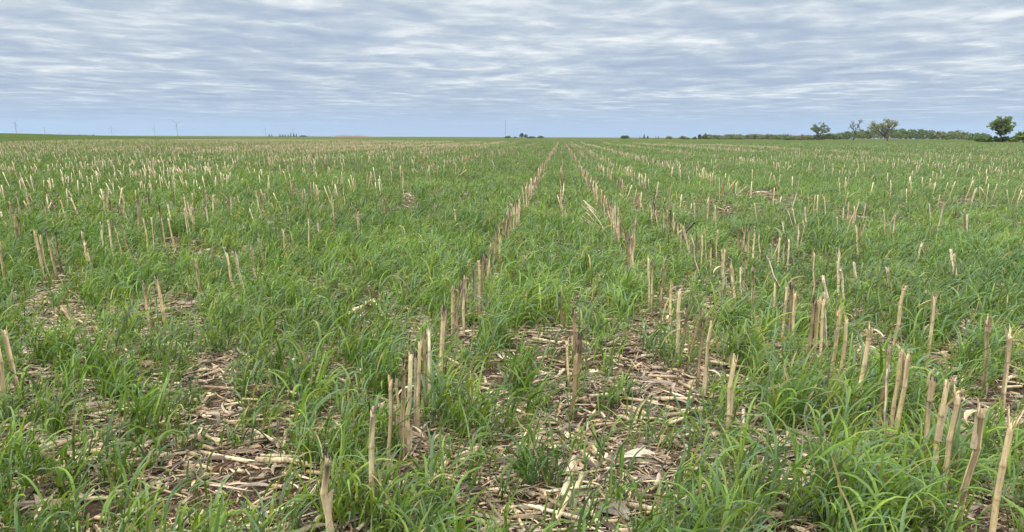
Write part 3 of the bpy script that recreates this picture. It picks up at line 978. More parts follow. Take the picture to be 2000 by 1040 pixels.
def stem_geo(d, r, col, top, detail, rnd):
    """d: vector from base to top."""
    g = Geo()
    L = float(np.linalg.norm(d))
    ax = d / L
    ref = np.array([1.0, 0, 0]) if abs(ax[0]) < 0.8 else np.array([0, 1.0, 0])
    s = np.cross(ax, ref)
    s /= np.linalg.norm(s)
    u = np.cross(ax, s)
    sides = 12 if detail else 8
    a = np.arange(sides) / sides * 2 * math.pi
    first = rnd.uniform(0.03, 0.12)
    nodes = []
    h = first
    while h < L - 0.03:
        nodes.append(h)
        h += rnd.uniform(0.11, 0.17)
    hs = [0.0]
    for nd in nodes:
        hs += [nd - 0.009, nd - 0.002, nd + 0.002, nd + 0.012]
        if nd + 0.07 < L - 0.02:
            hs.append(nd + 0.06)
    hs += [L - 0.03, L]
    hs = sorted(x for x in set(hs) if 0 <= x <= L)
    kink = {nd: np.array([rnd.gauss(0, 0.0055), rnd.gauss(0, 0.0055)]) for nd in nodes}
    rings, cols = [], []
    rotfrom = L - rnd.uniform(0.03, 0.16) if top == 'rotten' else 9
    streak = np.array([rnd.uniform(0.8, 1.1) for _ in range(sides)])
    if rnd.random() < 0.65:
        k0 = rnd.randrange(sides)
        for q in range(3):
            streak[(k0 + q) % sides] *= rnd.uniform(0.3, 0.6)
    for h in hs:
        f = 1.0 - 0.10 * h / L
        dk = 1.0
        off = np.zeros(2)
        for nd in nodes:
            w = max(0.0, 1 - abs(h - nd) / 0.011)
            f += 0.24 * w
            if abs(h - nd) < 0.003:
                dk *= 0.62
            elif 0 < h - nd < 0.02:
                dk *= 0.85
            off += kink[nd] * max(0.0, 1 - abs(h - nd) / 0.12)
        groove = 1 - 0.10 * np.exp(-((((a - 1.0 + math.pi) % (2 * math.pi)) - math.pi) / 0.5) ** 2)
        zj = np.zeros(sides)
        if h == hs[-1]:
            zj = np.array([rnd.uniform(-0.018, 0.012) for _ in range(sides)])
            zj += 0.012 * np.cos(a - rnd.uniform(0, 6.28))
        R = r * f * groove
        ring = ax[None] * (h + zj)[:, None] + (s * off[0] + u * off[1])[None] + (s[None] * np.cos(a)[:, None] * 1.08 + u[None] * np.sin(a)[:, None] * 0.94) * R[:, None]
        c = np.array(col)[None] * (dk * streak)[:, None]
        if h > rotfrom:
            w = min(1.0, (h - rotfrom) / 0.03)
            wv = np.clip(w * np.array([rnd.choice((0.25, 0.6, 0.95)) * rnd.uniform(0.7, 1.1) for _ in range(sides)]), 0, 1)[:, None]
            c = c * (1 - wv) + ROT[None] * wv
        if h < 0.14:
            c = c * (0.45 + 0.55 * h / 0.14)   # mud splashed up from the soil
        rings.append(ring)
        cols.append(c)
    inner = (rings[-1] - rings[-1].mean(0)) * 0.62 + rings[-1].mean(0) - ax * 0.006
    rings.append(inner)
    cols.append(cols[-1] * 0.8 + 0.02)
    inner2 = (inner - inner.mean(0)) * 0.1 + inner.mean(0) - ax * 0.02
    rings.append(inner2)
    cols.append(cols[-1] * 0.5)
    k = len(rings)
    q = [(i * sides + j, i * sides + (j + 1) % sides, (i + 1) * sides + (j + 1) % sides, (i + 1) * sides + j) for i in range(k - 1) for j in range(sides)]
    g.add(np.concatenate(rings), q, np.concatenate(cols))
    return g, ax, s, u, L, nodes


def splinters(g, ax, s, u, L, r, col, top, rnd):
    nspl = {'rotten': 4, 'split': 5, 'ragged': 3}[top]
    k = 10
    aa = np.arange(k) / k * 2 * math.pi
    rim = s[None] * np.cos(aa)[:, None] + u[None] * np.sin(aa)[:, None]
    g.add(np.concatenate([ax * (L - 0.026) + rim * r * 0.80, ax * (L - 0.014) + rim * r * 0.93]), [(j, (j + 1) % k, k + (j + 1) % k, k + j) for j in range(k)], np.array(col) * 0.6)
    for _ in range(nspl):
        a = rnd.uniform(0, 6.28)
        out = s * math.cos(a) + u * math.sin(a)
        side = np.cross(ax, out)
        h = {'rotten': rnd.uniform(0.008, 0.035), 'split': rnd.uniform(0.03, 0.085), 'ragged': rnd.uniform(0.01, 0.03)}[top]
        w = r * rnd.uniform(0.15, 0.5)
        fl = rnd.uniform(0.0, 0.35) if top != 'split' else rnd.uniform(0.1, 0.6)
        b = ax * (L - 0.02) + out * r * 0.86
        m = ax * (L + h * 0.5) + out * (r * 0.9 + h * 0.5 * fl)
        t = ax * (L + h) + out * (r * 0.9 + h * fl * 1.2) + side * rnd.gauss(0, 0.006)
        th = out * r * 0.14
        v = [b - side * w, b + side * w, m - side * w * 0.75, m + side * w * 0.75, t - side * w * 0.12, t + side * w * 0.12]
        v2 = [x + th for x in v]
        f = [(0, 1, 3, 2), (2, 3, 5, 4), (7, 6, 8, 9), (9, 8, 10, 11), (0, 2, 8, 6), (2, 4, 10, 8), (3, 1, 7, 9), (5, 3, 9, 11)]
        c = (ROT * rnd.uniform(0.8, 2.2) if top == 'rotten' else np.array(col) * rnd.uniform(0.6, 1.1))
        g.add(v + v2, f, c)


def sheath_geo(ax, s, u, L, r, nodes, rnd):
    g = Geo()
    n0 = rnd.choice(nodes) if nodes else 0.1
    ln = min(rnd.uniform(0.09, 0.16), max(0.05, L - n0 - 0.01))
    a0, arc = rnd.uniform(0, 6.28), math.radians(rnd.uniform(150, 230))
    col = np.array(rnd.choice(((0.48, 0.38, 0.24), (0.42, 0.31, 0.18), (0.34, 0.25, 0.16), (0.52, 0.43, 0.29))))
    ns, nl = 8, 5
    V, C = [], []
    for i in range(nl + 1):
        t = i / nl
        op = 1.08 + 0.05 * t + 0.22 * t ** 4
        for j in range(ns + 1):
            x = j / ns
            ed = abs(2 * x - 1)
            a = a0 + arc * (x - 0.5) * (1 + 0.15 * t)
            rr = r * (op + 0.35 * t * t * ed ** 3 * rnd.uniform(0.6, 1.4))
            hh_ = n0 + ln * t + (rnd.uniform(-0.02, 0.012) if i == nl else 0)
            V.append(ax * hh_ + (s * math.cos(a) + u * math.sin(a)) * rr)
            C.append(col * rnd.uniform(0.85, 1.1))
    q = [(i * (ns + 1) + j, i * (ns + 1) + j + 1, (i + 1) * (ns + 1) + j + 1, (i + 1) * (ns + 1) + j) for i in range(nl) for j in range(ns)]
    g.add(V, q, C)
    # a dry leaf end that hangs off it
    if rnd.random() < 0.3:
        a = a0
        bp = ax * (n0 + ln * 0.95) + (s * math.cos(a) + u * math.sin(a)) * r * 1.3
        az = math.atan2(bp[1] - ax[1] * (n0 + ln), bp[0] - ax[0] * (n0 + ln))
        one = lambda v: np.array([v], float)
        g.add(*blade_arrays(bp[None], one(az), one(math.radians(rnd.uniform(70, 120))), one(math.radians(rnd.uniform(140, 175))), one(rnd.uniform(0.05, 0.12)), one(rnd.uniform(0.010, 0.02)),
                            6, True, one(rnd.gauss(0, 1.2)), col[None] * 0.95, 1.0))
    return g


UNITS = 'zeroth first second third fourth fifth sixth seventh eighth ninth tenth eleventh twelfth thirteenth fourteenth fifteenth sixteenth seventeenth eighteenth nineteenth'.split()
TENS = {2: ('twentieth', 'twenty'), 3: ('thirtieth', 'thirty'), 4: ('fortieth', 'forty'), 5: ('fiftieth', 'fifty'), 6: ('sixtieth', 'sixty')}


def ordinal(n):
    if n < 20:
        return UNITS[n]
    a, b = divmod(n, 10)
    return TENS[a][0] if b == 0 else TENS[a][1] + '-' + UNITS[b]


def row_words(n):
    if n == 0:
        return 'the sparse middle row'
    side = 'right' if n > 0 else 'left'
    return f'{ordinal(abs(n))} row {side} of middle'


def build_stalks():
    rows = {}
    for s_ in stalks:
        zmid = math.hypot(s_['b'][0], s_['b'][1])
        s_['row'] = row_of(s_['b'][0])
        s_['dist'] = zmid
        rows.setdefault(s_['row'], []).append(s_)
    for n, lst in rows.items():
        lst.sort(key=lambda q: q['b'][1])
        for i, q in enumerate(lst):
            q['idx'] = i + 1
    word = {'straw': 'straw-yellow', 'tan': 'tan', 'brown': 'brown', 'bleached': 'bleached', 'grey': 'grey'}
    topw = {'rotten': 'with black rotten top', 'split': 'with split top', 'ragged': 'with ragged top'}
    for k, q in enumerate(sorted(stalks, key=lambda q: q['dist'])):
        rnd = random.Random(k * 7 + 3)
        b, d = q['b'], q['t'] - q['b']
        lean = math.degrees(math.acos(min(1, d[2] / np.linalg.norm(d))))
        col = np.array(STRAW[q['c']]) * rnd.uniform(0.88, 1.12)
        label = f"{'slanting ' if lean > 24 else ''}{word[q['c']]} cut corn stalk {topw[q['top']]}, {ordinal(q['idx'])} along {row_words(q['row'])}"
        detail = q['dist'] < 8.0
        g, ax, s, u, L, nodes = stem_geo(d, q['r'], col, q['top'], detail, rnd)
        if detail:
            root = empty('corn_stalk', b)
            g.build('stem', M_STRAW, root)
            g2 = Geo()
            splinters(g2, ax, s, u, L, q['r'], col, q['top'], rnd)
            g2.build('broken_top', M_STRAW, root)
            if nodes and rnd.random() < 0.9:
                sheath_geo(ax, s, u, L, q['r'], nodes, rnd).build('leaf_sheath', M_STRAW, root)
        else:
            splinters(g, ax, s, u, L, q['r'], col, q['top'], rnd)
            if nodes and rnd.random() < 0.4:
                g3 = sheath_geo(ax, s, u, L, q['r'], nodes, rnd)
                g.add(np.concatenate(g3.v), np.concatenate(g3.f4), np.concatenate(g3.c))
            root = g.build('corn_stalk', M_STRAW, None, b)
        tag(root, label, 'corn stalk', 'cut corn stalks standing in rows')


build_stalks()

# ------------------------------------------------------------------ stalk pieces and husks lying on the ground
FALLEN = [
    (1121, 903, 1095, 992, 1.4, 'bleached', 'thick pale stalk length lying in the bare patch below the middle row'),
    (1134, 935, 1086, 1032, 1.3, 'straw', 'straw-yellow stalk length beside the thick pale one at the bottom edge'),
    (1144, 981, 1169, 1044, .9, 'bleached', 'thin bleached stalk pointing at the bottom edge below the middle row'),
    (1124, 876, 1163, 912, 1.1, 'straw', 'pale stalk piece slanting away from the foot of the brown middle stalk'),
    (1144, 874, 1170, 903, 1.0, 'tan', 'short tan stalk piece next to the foot of the brown middle stalk'),
    (1212, 994, 1283, 1010, 1.0, 'straw', 'straw-yellow stalk lying crosswise near the bottom in the bare strip'),
    (1281, 787, 1355, 788, 1.0, 'straw', 'straight pale stalk lying crosswise left of the single leaning tan stalk'),
    (1294, 820, 1371, 813, .9, 'straw', 'longer thin stalk lying just in front of the crosswise pale stalk'),
    (500, 902, 610, 918, 1.2, 'straw', 'long straw-yellow stalk lying crosswise left of the black-topped front stalk'),
    (843, 941, 875, 907, 1.1, 'tan', 'tan stalk piece poking out of grass right of the two black-topped stalks'),
    (262, 788, 322, 769, .8, 'straw', 'thin stalk lying in the bare patch at the left, uppermost there'),
    (127, 897, 210, 889, 1.1, 'tan', 'tan stalk lying nearly level in the left bare patch'),
    (107, 930, 152, 911, 1.1, 'straw', 'pale stalk below the level tan one at the left'),
    (340, 879, 392, 897, .7, 'straw', 'thin stalk at the lower end of the left bare strip'),
    (392, 889, 492, 907, .9, 'straw', 'long thin stalk crossing the left bare strip'),
    (399, 857, 436, 881, .8, 'tan', 'short tan stalk slanting above the long thin one at left'),
    (668, 627, 726, 593, 1.3, 'straw', 'stout pale stalk slanting up beside the patch of dark bare soil'),
    (727, 590, 743, 613, 1.3, 'bleached', 'short bleached stalk touching the upper end of the stout slanting one'),
    (780, 621, 853, 626, 1.0, 'grey', 'grey stalk lying level behind the straight row'),
    (1650, 670, 1682, 682, 1.0, 'straw', 'pale stalk lying between the big corner stalks'),
    (1672, 698, 1691, 671, 1.2, 'straw', 'straw-yellow broken stalk propped at the frayed corner stalk'),
    (1657, 857, 1698, 884, 1.1, 'straw', 'stalk lying at the foot of the corner row'),
    (1601, 942, 1641, 1042, .9, 'straw', 'long bent straw-yellow stalk in grass at the bottom right'),
    (1500, 965, 1553, 989, .9, 'straw', 'pale stalk beside the grey husk at the bottom right'),
    (1863, 837, 1900, 855, .9, 'tan', 'tan stalk lying behind the tall corner stalks'),
    (1330, 681, 1361, 691, 1.2, 'bleached', 'stout bleached stalk between the brown pair in the first row right'),
    (1350, 582, 1406, 591, 1.0, 'tan', 'tan stalk lying crosswise in the small bare patch right of middle'),
    (1135, 669, 1158, 681, 1.1, 'straw', 'short pale stalk just right of the brown middle stalks'),
    (1040, 664, 1077, 673, 1.1, 'straw', 'pale stalk lying left of the brown middle stalks'),
    (25, 559, 110, 551, .9, 'straw', 'long level stalk in the bare patch at the far left'),
]


def build_fallen():
    for k, (xa, ya, xb, yb, th, c, label) in enumerate(FALLEN):
        rnd = random.Random(900 + k)
        r = 0.0105 * th
        a, b = on_plane(xa, ya), on_plane(xb, yb)
        a[2] = float(land(a[0], a[1])) + r + 0.006
        b[2] = float(land(b[0], b[1])) + r + rnd.uniform(0.006, 0.022)
        g, ax, s, u, L, nodes = stem_geo(b - a, r, np.array(STRAW[c]) * rnd.uniform(0.9, 1.1), 'ragged', True, rnd)
        splinters(g, ax, s, u, L, r, STRAW[c], 'ragged', rnd)
        if nodes and rnd.random() < 0.5:
            g3 = sheath_geo(ax, s, u, L, r, nodes, rnd)
            g.add(np.concatenate(g3.v), np.concatenate(g3.f4), np.concatenate(g3.c))
        o = g.build('fallen_stalk', M_STRAW, None, a)
        tag(o, label, 'stalk piece', 'broken corn stalk pieces lying on the soil')
    HUSKS = [(1560, 958, 0.13, 1.1, (0.30, 0.26, 0.21), 'grey wrinkled corn husk lying in grass at the bottom right'),
             (1245, 902, 0.12, 0.1, (0.50, 0.42, 0.31), 'bleached flat husk in the middle of the bare strip'),
             (1200, 1015, 0.12, 2.6, (0.22, 0.18, 0.14), 'dark weathered husk in the bare strip at the bottom edge'),
             (268, 1010, 0.13, 2.9, (0.32, 0.27, 0.20), 'fibrous brown husk at the bottom left in a bare patch'),
             (1057, 745, 0.10, 0.5, (0.28, 0.24, 0.19), 'grey husk curled left of the brown middle stalk'),
             (795, 383, 0.22, 0.2, (0.48, 0.40, 0.29), 'pale husk heap in the green grass left of the straight row')]
    for k, (x, y, ln, az, col, label) in enumerate(HUSKS):
        rnd = np.random.default_rng(50 + k)
        p = on_plane(x, y)
        p[2] = float(land(p[0], p[1])) + 0.008
        g = Geo()
        n = 7
        base = np.stack([rnd.normal(0, 0.008, n) - math.cos(az) * ln * 0.5, rnd.normal(0, 0.008, n) - math.sin(az) * ln * 0.5, rnd.uniform(0.0, 0.02, n)], -1)
        g.add(*blade_arrays(base, az + rnd.normal(0, 0.28, n), np.radians(rnd.uniform(50, 85, n)), np.radians(rnd.uniform(92, 108, n)), ln * rnd.uniform(0.8, 1.25, n), rnd.uniform(0.028, 0.05, n),
                            7, True, rnd.normal(0, 0.6, n), np.array(col)[None] * rnd.uniform(0.7, 1.25, n)[:, None], 0.7, rnd.normal(0, 0.5, n)))
        o = g.build('corn_husk', M_STRAW, None, p)
        tag(o, label, 'corn husk', 'dry corn husks on the soil')


build_fallen()


# ------------------------------------------------------------------ trees and shrubs on the skyline
def limb_tubes(g, pts, r0, r1, sides=6):
    for i in range(len(pts) - 1):
        k0, k1 = i / (len(pts) - 1), (i + 1) / (len(pts) - 1)
        tube_arrays(g, np.array([pts[i]]), np.array([pts[i + 1]]), np.array([r0 + (r1 - r0) * k0]), np.array([r0 + (r1 - r0) * k1]), np.ones((1, 3)), np.ones((1, 3)), sides, False)


def leaf_clumps(g, centres, radius, per, size, col, nrng, flat=0.8, up=0.35):
    centres = np.asarray(centres)
    n = len(centres) * per
    c = np.repeat(centres, per, 0)
    d = nrng.normal(0, 1, (n, 3))
    d /= np.linalg.norm(d, axis=1)[:, None]
    p = c + d * (radius * nrng.random(n) ** 0.5)[:, None] * np.array([1, 1, flat])
    nn = nrng.normal(0, 1, (n, 3)) + d * 0.8 + np.array([0, 0, up])
    nn /= np.linalg.norm(nn, axis=1)[:, None]
    t = np.cross(nn, nrng.normal(0, 1, (n, 3)))
    t /= np.linalg.norm(t, axis=1)[:, None]
    b = np.cross(nn, t)
    sz = (size * nrng.uniform(0.6, 1.3, n))[:, None]
    V = np.stack([p - t * sz, p - b * sz * 0.55, p + t * sz, p + b * sz * 0.55], 1)
    Q = np.arange(n * 4).reshape(-1, 4)
    clump = np.repeat(nrng.uniform(0.8, 1.2, len(centres)), per)
    tint = np.array(col)[None] * 1.65 * (clump * nrng.uniform(0.8, 1.2, n))[:, None]
    g.add(V.reshape(-1, 3), Q, tint.repeat(4, 0))


def make_tree(name, label, cat, group, px, dist, height, width, col, style, seed, shift=0.0):
    """style: open (airy, limbs show), dense (round crown), bush (to the ground), conifer."""
    nrng = np.random.default_rng(seed)
    rnd = random.Random(seed)
    p = at_distance(px, dist)
    k = float(project(p)[2]) / dist
    height, width = height * k, width * k
    p[2] = float(land(p[0], p[1])) - 0.1
    root = empty(name, p)
    tag(root, label, cat, group)
    gt, gc = Geo(), Geo()
    tips = []
    H, W = height, width
    if style == 'conifer':
        limb_tubes(gt, [np.array([0, 0, 0.0]), np.array([0, 0, H * 0.95])], H * 0.02, H * 0.004)
        for i in range(26):
            t = i / 25
            z = H * (0.06 + 0.93 * t)
            rr = W * 0.5 * (1 - t) ** 0.85 * rnd.uniform(0.8, 1.1) + 0.05 * W
            m = max(3, int(9 * (1 - t)))
            a0 = rnd.uniform(0, 6.28)
            for j in range(m):
                a = a0 + j / m * 6.28
                q = rr * rnd.uniform(0.45, 0.95)
                tips.append((math.cos(a) * q, math.sin(a) * q, z - 0.2 * q))
        leaf_clumps(gc, tips, W * 0.09, 9, W * 0.06, col, nrng)
    elif style == 'bush':
        nst = 7
        for i in range(nst):
            a, q = rnd.uniform(0, 6.28), rnd.uniform(0.1, 0.42)
            limb_tubes(gt, [np.array([math.cos(a) * W * 0.04, math.sin(a) * W * 0.04, 0]), np.array([math.cos(a) * W * q * 0.6, math.sin(a) * W * q * 0.6, H * 0.4]),
                            np.array([math.cos(a) * W * q, math.sin(a) * W * q, H * rnd.uniform(0.6, 0.85)])], H * 0.02, H * 0.006, 5)
        lumps = [(rnd.uniform(-0.36, 0.36) * W, rnd.uniform(-0.3, 0.3) * W, rnd.uniform(0.5, 1.0)) for _ in range(9)]
        for _ in range(190):
            lx_, ly_, lh = rnd.choice(lumps)
            a, e = rnd.uniform(0, 6.28), rnd.uniform(-0.5, 1.4)
            q = rnd.uniform(0.6, 1.0)
            fall = 1 - 0.45 * (abs(lx_) / (0.36 * W)) ** 2
            z = H * 0.52 * lh * fall + math.sin(e) * H * 0.36 * q * fall
            tips.append((lx_ + shift * W * z / H + math.cos(a) * math.cos(e) * W * 0.2 * q, ly_ + math.sin(a) * math.cos(e) * W * 0.2 * q, max(0.05 * H, z)))
        leaf_clumps(gc, tips, W * 0.07, 12, min(0.42, W * 0.045), col, nrng)
    else:
        trunk_h = H * (0.30 if style == 'dense' else 0.22 if style == 'open' else 0.45)
        if style == 'tall':
            trunk_h = H * 0.42
        lean = shift * W
        top = np.array([lean * 0.5, 0, trunk_h])
        limb_tubes(gt, [np.zeros(3), top * np.array([0.5, 1, 0.5]), top], H * 0.028, H * 0.02, 8)

        def grow(p0, d, ln, r, depth):
            d = d / np.linalg.norm(d)
            p1 = p0 + d * ln
            m = (p0 + p1) / 2 + np.array([rnd.gauss(0, 0.06), rnd.gauss(0, 0.06), rnd.gauss(0, 0.03)]) * ln
            limb_tubes(gt, [p0, m, p1], r, r * 0.55, 5)
            if depth == 0:
                tips.append(p1)
                tips.append((p1 + m) / 2)
                return
            for _ in range(3 if depth > 1 else 4):
                nd = d + np.array([rnd.gauss(0, 0.55), rnd.gauss(0, 0.55), rnd.gauss(0.05, 0.35)]) + np.array([shift * 0.35, 0, 0])
                grow(p0 + (p1 - p0) * rnd.uniform(0.55, 1.0), nd, ln * rnd.uniform(0.55, 0.8), r * 0.55, depth - 1)

        n1 = 7 if style != 'tall' else 5
        for i in range(n1):
            a = i / n1 * 6.28 + rnd.uniform(-0.3, 0.3)
            el = rnd.uniform(0.35, 1.25)
            grow(top * rnd.uniform(0.75, 1.0), np.array([math.cos(a) * math.cos(el), math.sin(a) * math.cos(el), math.sin(el)]), H * rnd.uniform(0.2, 0.3), H * 0.014, 2)
        tp = np.array(tips)
        # bring the limbs' spread to the tree's real width and height
        sx = W * (0.40 if style == 'dense' else 0.46) / np.percentile(np.abs(tp[:, 0] - tp[:, 0].mean()), 97)
        sz = (H * (0.88 if style == 'dense' else 0.96) - trunk_h * 0.8) / (np.percentile(tp[:, 2], 98) - trunk_h * 0.8)
        for gg in (gt,):
            for v in gg.v:
                hi = v[:, 2] > trunk_h * 0.75
                v[hi, 0] *= sx
                v[hi, 1] *= sx
                v[hi, 2] = trunk_h * 0.8 + (v[hi, 2] - trunk_h * 0.8) * sz
        tp = np.stack([tp[:, 0] * sx, tp[:, 1] * sx, trunk_h * 0.8 + (tp[:, 2] - trunk_h * 0.8) * sz], -1)
        if style == 'dense':
            m = 330
            a, ct, q = nrng.uniform(0, 6.28, m), nrng.uniform(-0.95, 1, m), nrng.uniform(0.55, 1.0, m)
            stt = np.sqrt(1 - ct * ct)
            lump = 0.86 + 0.22 * np.sin(3 * a + 4 * ct + 1.0) * np.sin(5 * ct - 2 * a)
            el = np.stack([np.cos(a) * stt * W * 0.44 * q * lump, np.sin(a) * stt * W * 0.44 * q * lump, H * 0.56 + ct * H * 0.40 * q * lump], -1)
            el[:, :2] *= (0.62 + 0.38 * sstep(0.25, 0.6, el[:, 2] / H))[:, None]
            tp = np.concatenate([tp, el])
            leaf_clumps(gc, tp, W * 0.05, 17, min(0.36, W * 0.024), col, nrng)
        else:
            leaf_clumps(gc, tp, W * 0.065, 11 if style == 'tall' else 17, min(0.32, W * 0.022), col, nrng)
    gt.build('trunk', M_BARK, root)
    gc.build('crown', M_TREE, root)
    # the limbs were grown facing along x; turn the tree so that its lean shows across the field
    root.rotation_euler.z = -math.atan2(p[0], p[1])
    return root


def hpx(npx, dist):
    return npx * dist / F


G_GREEN = (0.085, 0.115, 0.035)
G_DARK = (0.05, 0.075, 0.035)
G_OLIVE = (0.11, 0.12, 0.045)
G_BLUE = (0.035, 0.055, 0.035)
tg, sg = 'trees along the far edge of the field', 'shrubs along the far edge of the field'
make_tree('tree', 'large round-crowned tree with dark trunk, tallest at the right edge', 'tree', tg, 1956, 420, hpx(53, 420), hpx(49, 420), G_GREEN, 'dense', 21, -0.05)
make_tree('tree', 'dense green tree cut by the right edge of the view', 'tree', tg, 2002, 380, hpx(32, 380), hpx(42, 380), (0.075, 0.11, 0.02), 'bush', 22)
make_tree('tree', 'wind-swept wide tree with low arm reaching left, above the wood', 'tree', tg, 1735, 520, hpx(42, 520), hpx(66, 520), G_OLIVE, 'open', 23, -0.12)
make_tree('tree', 'thin tall tree with bare leaning trunk and small airy crown', 'tree', tg, 1667, 560, hpx(41, 560), hpx(24, 560), (0.09, 0.10, 0.05), 'tall', 24, 0.25)
make_tree('tree', 'open round tree with sky showing through, standing clear of the wood', 'tree', tg, 1599, 560, hpx(33, 560), hpx(40, 560), (0.065, 0.085, 0.04), 'open', 35)
make_tree('shrub', 'reddish-green bush just left of the open round tree', 'shrub', sg, 1565, 570, hpx(13, 570), hpx(20, 570), (0.12, 0.10, 0.05), 'bush', 26)
make_tree('shrub', 'small dark bush between the reddish bush and the long hedge', 'shrub', sg, 1543, 590, hpx(8, 590), hpx(16, 590), G_DARK, 'bush', 27)
make_tree('shrub', 'large rounded bush at the left end of the long hedge', 'shrub', sg, 1381, 700, hpx(14, 700), hpx(22, 700), (0.08, 0.10, 0.04), 'bush', 28)
make_tree('shrub', 'spiky dark shrub touching the large rounded bush', 'shrub', sg, 1367, 710, hpx(13, 710), hpx(11, 710), G_DARK, 'bush', 29)
make_tree('shrub', 'low round bush just left of the spiky dark shrub', 'shrub', sg, 1357, 720, hpx(7, 720), hpx(8, 720), G_DARK, 'bush', 30)
make_tree('shrub', 'low long bush left of the large rounded bush', 'shrub', sg, 1335, 720, hpx(7, 720), hpx(22, 720), (0.075, 0.095, 0.045), 'bush', 31)
make_tree('shrub', 'pale thin-leaved bush standing by itself right of the conifers', 'shrub', sg, 1307, 740, hpx(9, 740), hpx(15, 740), (0.12, 0.13, 0.075), 'bush', 32)
make_tree('shrub', 'neat dome-shaped bush alone on the skyline right of the row ends', 'shrub', sg, 1221, 760, hpx(9, 760), hpx(18, 760), (0.055, 0.085, 0.03), 'bush', 33)
cg = 'distant conifers on the skyline'
for i, (px, hp, wp, lab) in enumerate(((1258, 8, 6, 'tallest dark conifer right of the dome-shaped bush'), (1250, 5, 2.5, 'slim conifer next to the tallest one, right of the dome-shaped bush'),
                                       (1265, 5, 6, 'low broad conifer on the right flank of the tallest one'), (1281, 6, 2.5, 'lone slim conifer midway between dome-shaped and pale bushes'),
                                       (1286, 5, 3, 'second slim conifer close beside the pale thin-leaved bush'))):
    make_tree('conifer', lab, 'conifer', cg, px, 1100, hpx(hp, 1100), hpx(wp, 1100), G_BLUE, 'conifer', 60 + i)
fg = 'trees of the distant farmstead near the mast'
make_tree('tree', 'tall dark pointed tree of the pair on the skyline near the mast', 'tree', fg, 1019, 1000, hpx(13, 1000), hpx(9, 1000), G_DARK, 'bush', 70)
make_tree('tree', 'second dark tree of the skyline pair near the mast', 'tree', fg, 1027, 1010, hpx(12, 1010), hpx(8, 1010), (0.06, 0.08, 0.04), 'bush', 71)
make_tree('shrub', 'low bush at the foot of the mast', 'shrub', fg, 993, 1000, hpx(5.0, 1000), hpx(14, 1000), G_DARK, 'bush', 72)
make_tree('shrub', 'low hedge piece right of the dark skyline pair', 'shrub', fg, 1038, 1020, hpx(4.5, 1020), hpx(16, 1020), G_DARK, 'bush', 73)
make_tree('shrub', 'low rounded bush ending the farmstead hedge on its right', 'shrub', fg, 1056, 1000, hpx(6, 1000), hpx(13, 1000), (0.065, 0.085, 0.045), 'bush', 74)
make_tree('shrub', 'tiny bush in the gap between mast and dark pair', 'shrub', fg, 1006, 1050, hpx(4, 1050), hpx(6, 1050), G_DARK, 'bush', 75)
wg = 'dark windbreak trees far off on the left skyline'
for i, (px, hp, wp, lab) in enumerate(((526, 5, 4, 'small dark tree left of the windbreak, left one of two'), (531, 4.5, 3.5, 'small dark tree left of the windbreak, right one of two'),
                                       (547, 5.5, 4, 'first tree at the left end of the dark windbreak'), (552, 5, 4, 'second tree of the dark windbreak, lower than the first'),
                                       (557, 4.5, 4, 'low tree in the dip of the dark windbreak'), (563, 5, 4, 'middle tree of the dark windbreak beyond the dip'),
                                       (568, 7, 4, 'tallest pointed tree of the dark windbreak'), (574, 6.5, 5, 'broad tree just right of the tallest in the windbreak'),
                                       (579, 6, 4, 'last tall tree at the right end of the dark windbreak'))):
    make_tree('conifer', lab, 'conifer', wg, px, 1900, hpx(hp, 1900), hpx(wp, 1900), G_BLUE, 'conifer', 80 + i)
make_tree('shrub', 'low hazy bush trailing off right of the dark windbreak', 'shrub', wg, 592, 1900, hpx(3.2, 1900), hpx(18, 1900), (0.05, 0.06, 0.05), 'bush', 95)
for i, (px, lab) in enumerate(((156, 'tiny dark bush on the green crop skyline, left of two more'), (167, 'tiny dark bush between two others above the green crop'), (183, 'tiny dark bush, right one of three above the green crop'))):
    make_tree('shrub', lab, 'shrub', 'tiny bushes above the green crop', px, 1500, hpx(4.2, 1500) + 0.4, hpx(5 if i != 1 else 2.5, 1500), G_BLUE, 'bush', 97 + i)
# hedge and bushes nearer the right edge
for i, (px, hp, wp, d, c, lab) in enumerate(((1916, 14, 28, 430, (0.07, 0.105, 0.025), 'bright green bush at the left foot of the large round tree'),
                                             (1940, 15, 30, 425, (0.055, 0.085, 0.02), 'dark bush directly under the large round tree, on its left'),
                                             (1966, 14, 28, 428, (0.05, 0.08, 0.02), 'dark bush directly under the large round tree, on its right'),
                                             (1986, 15, 24, 426, (0.06, 0.09, 0.02), 'bush filling the gap between the two trees at the right edge'))):
    make_tree('shrub', lab, 'shrub', sg, px, d, hpx(hp, d), hpx(wp, d), c, 'bush', 110 + i)


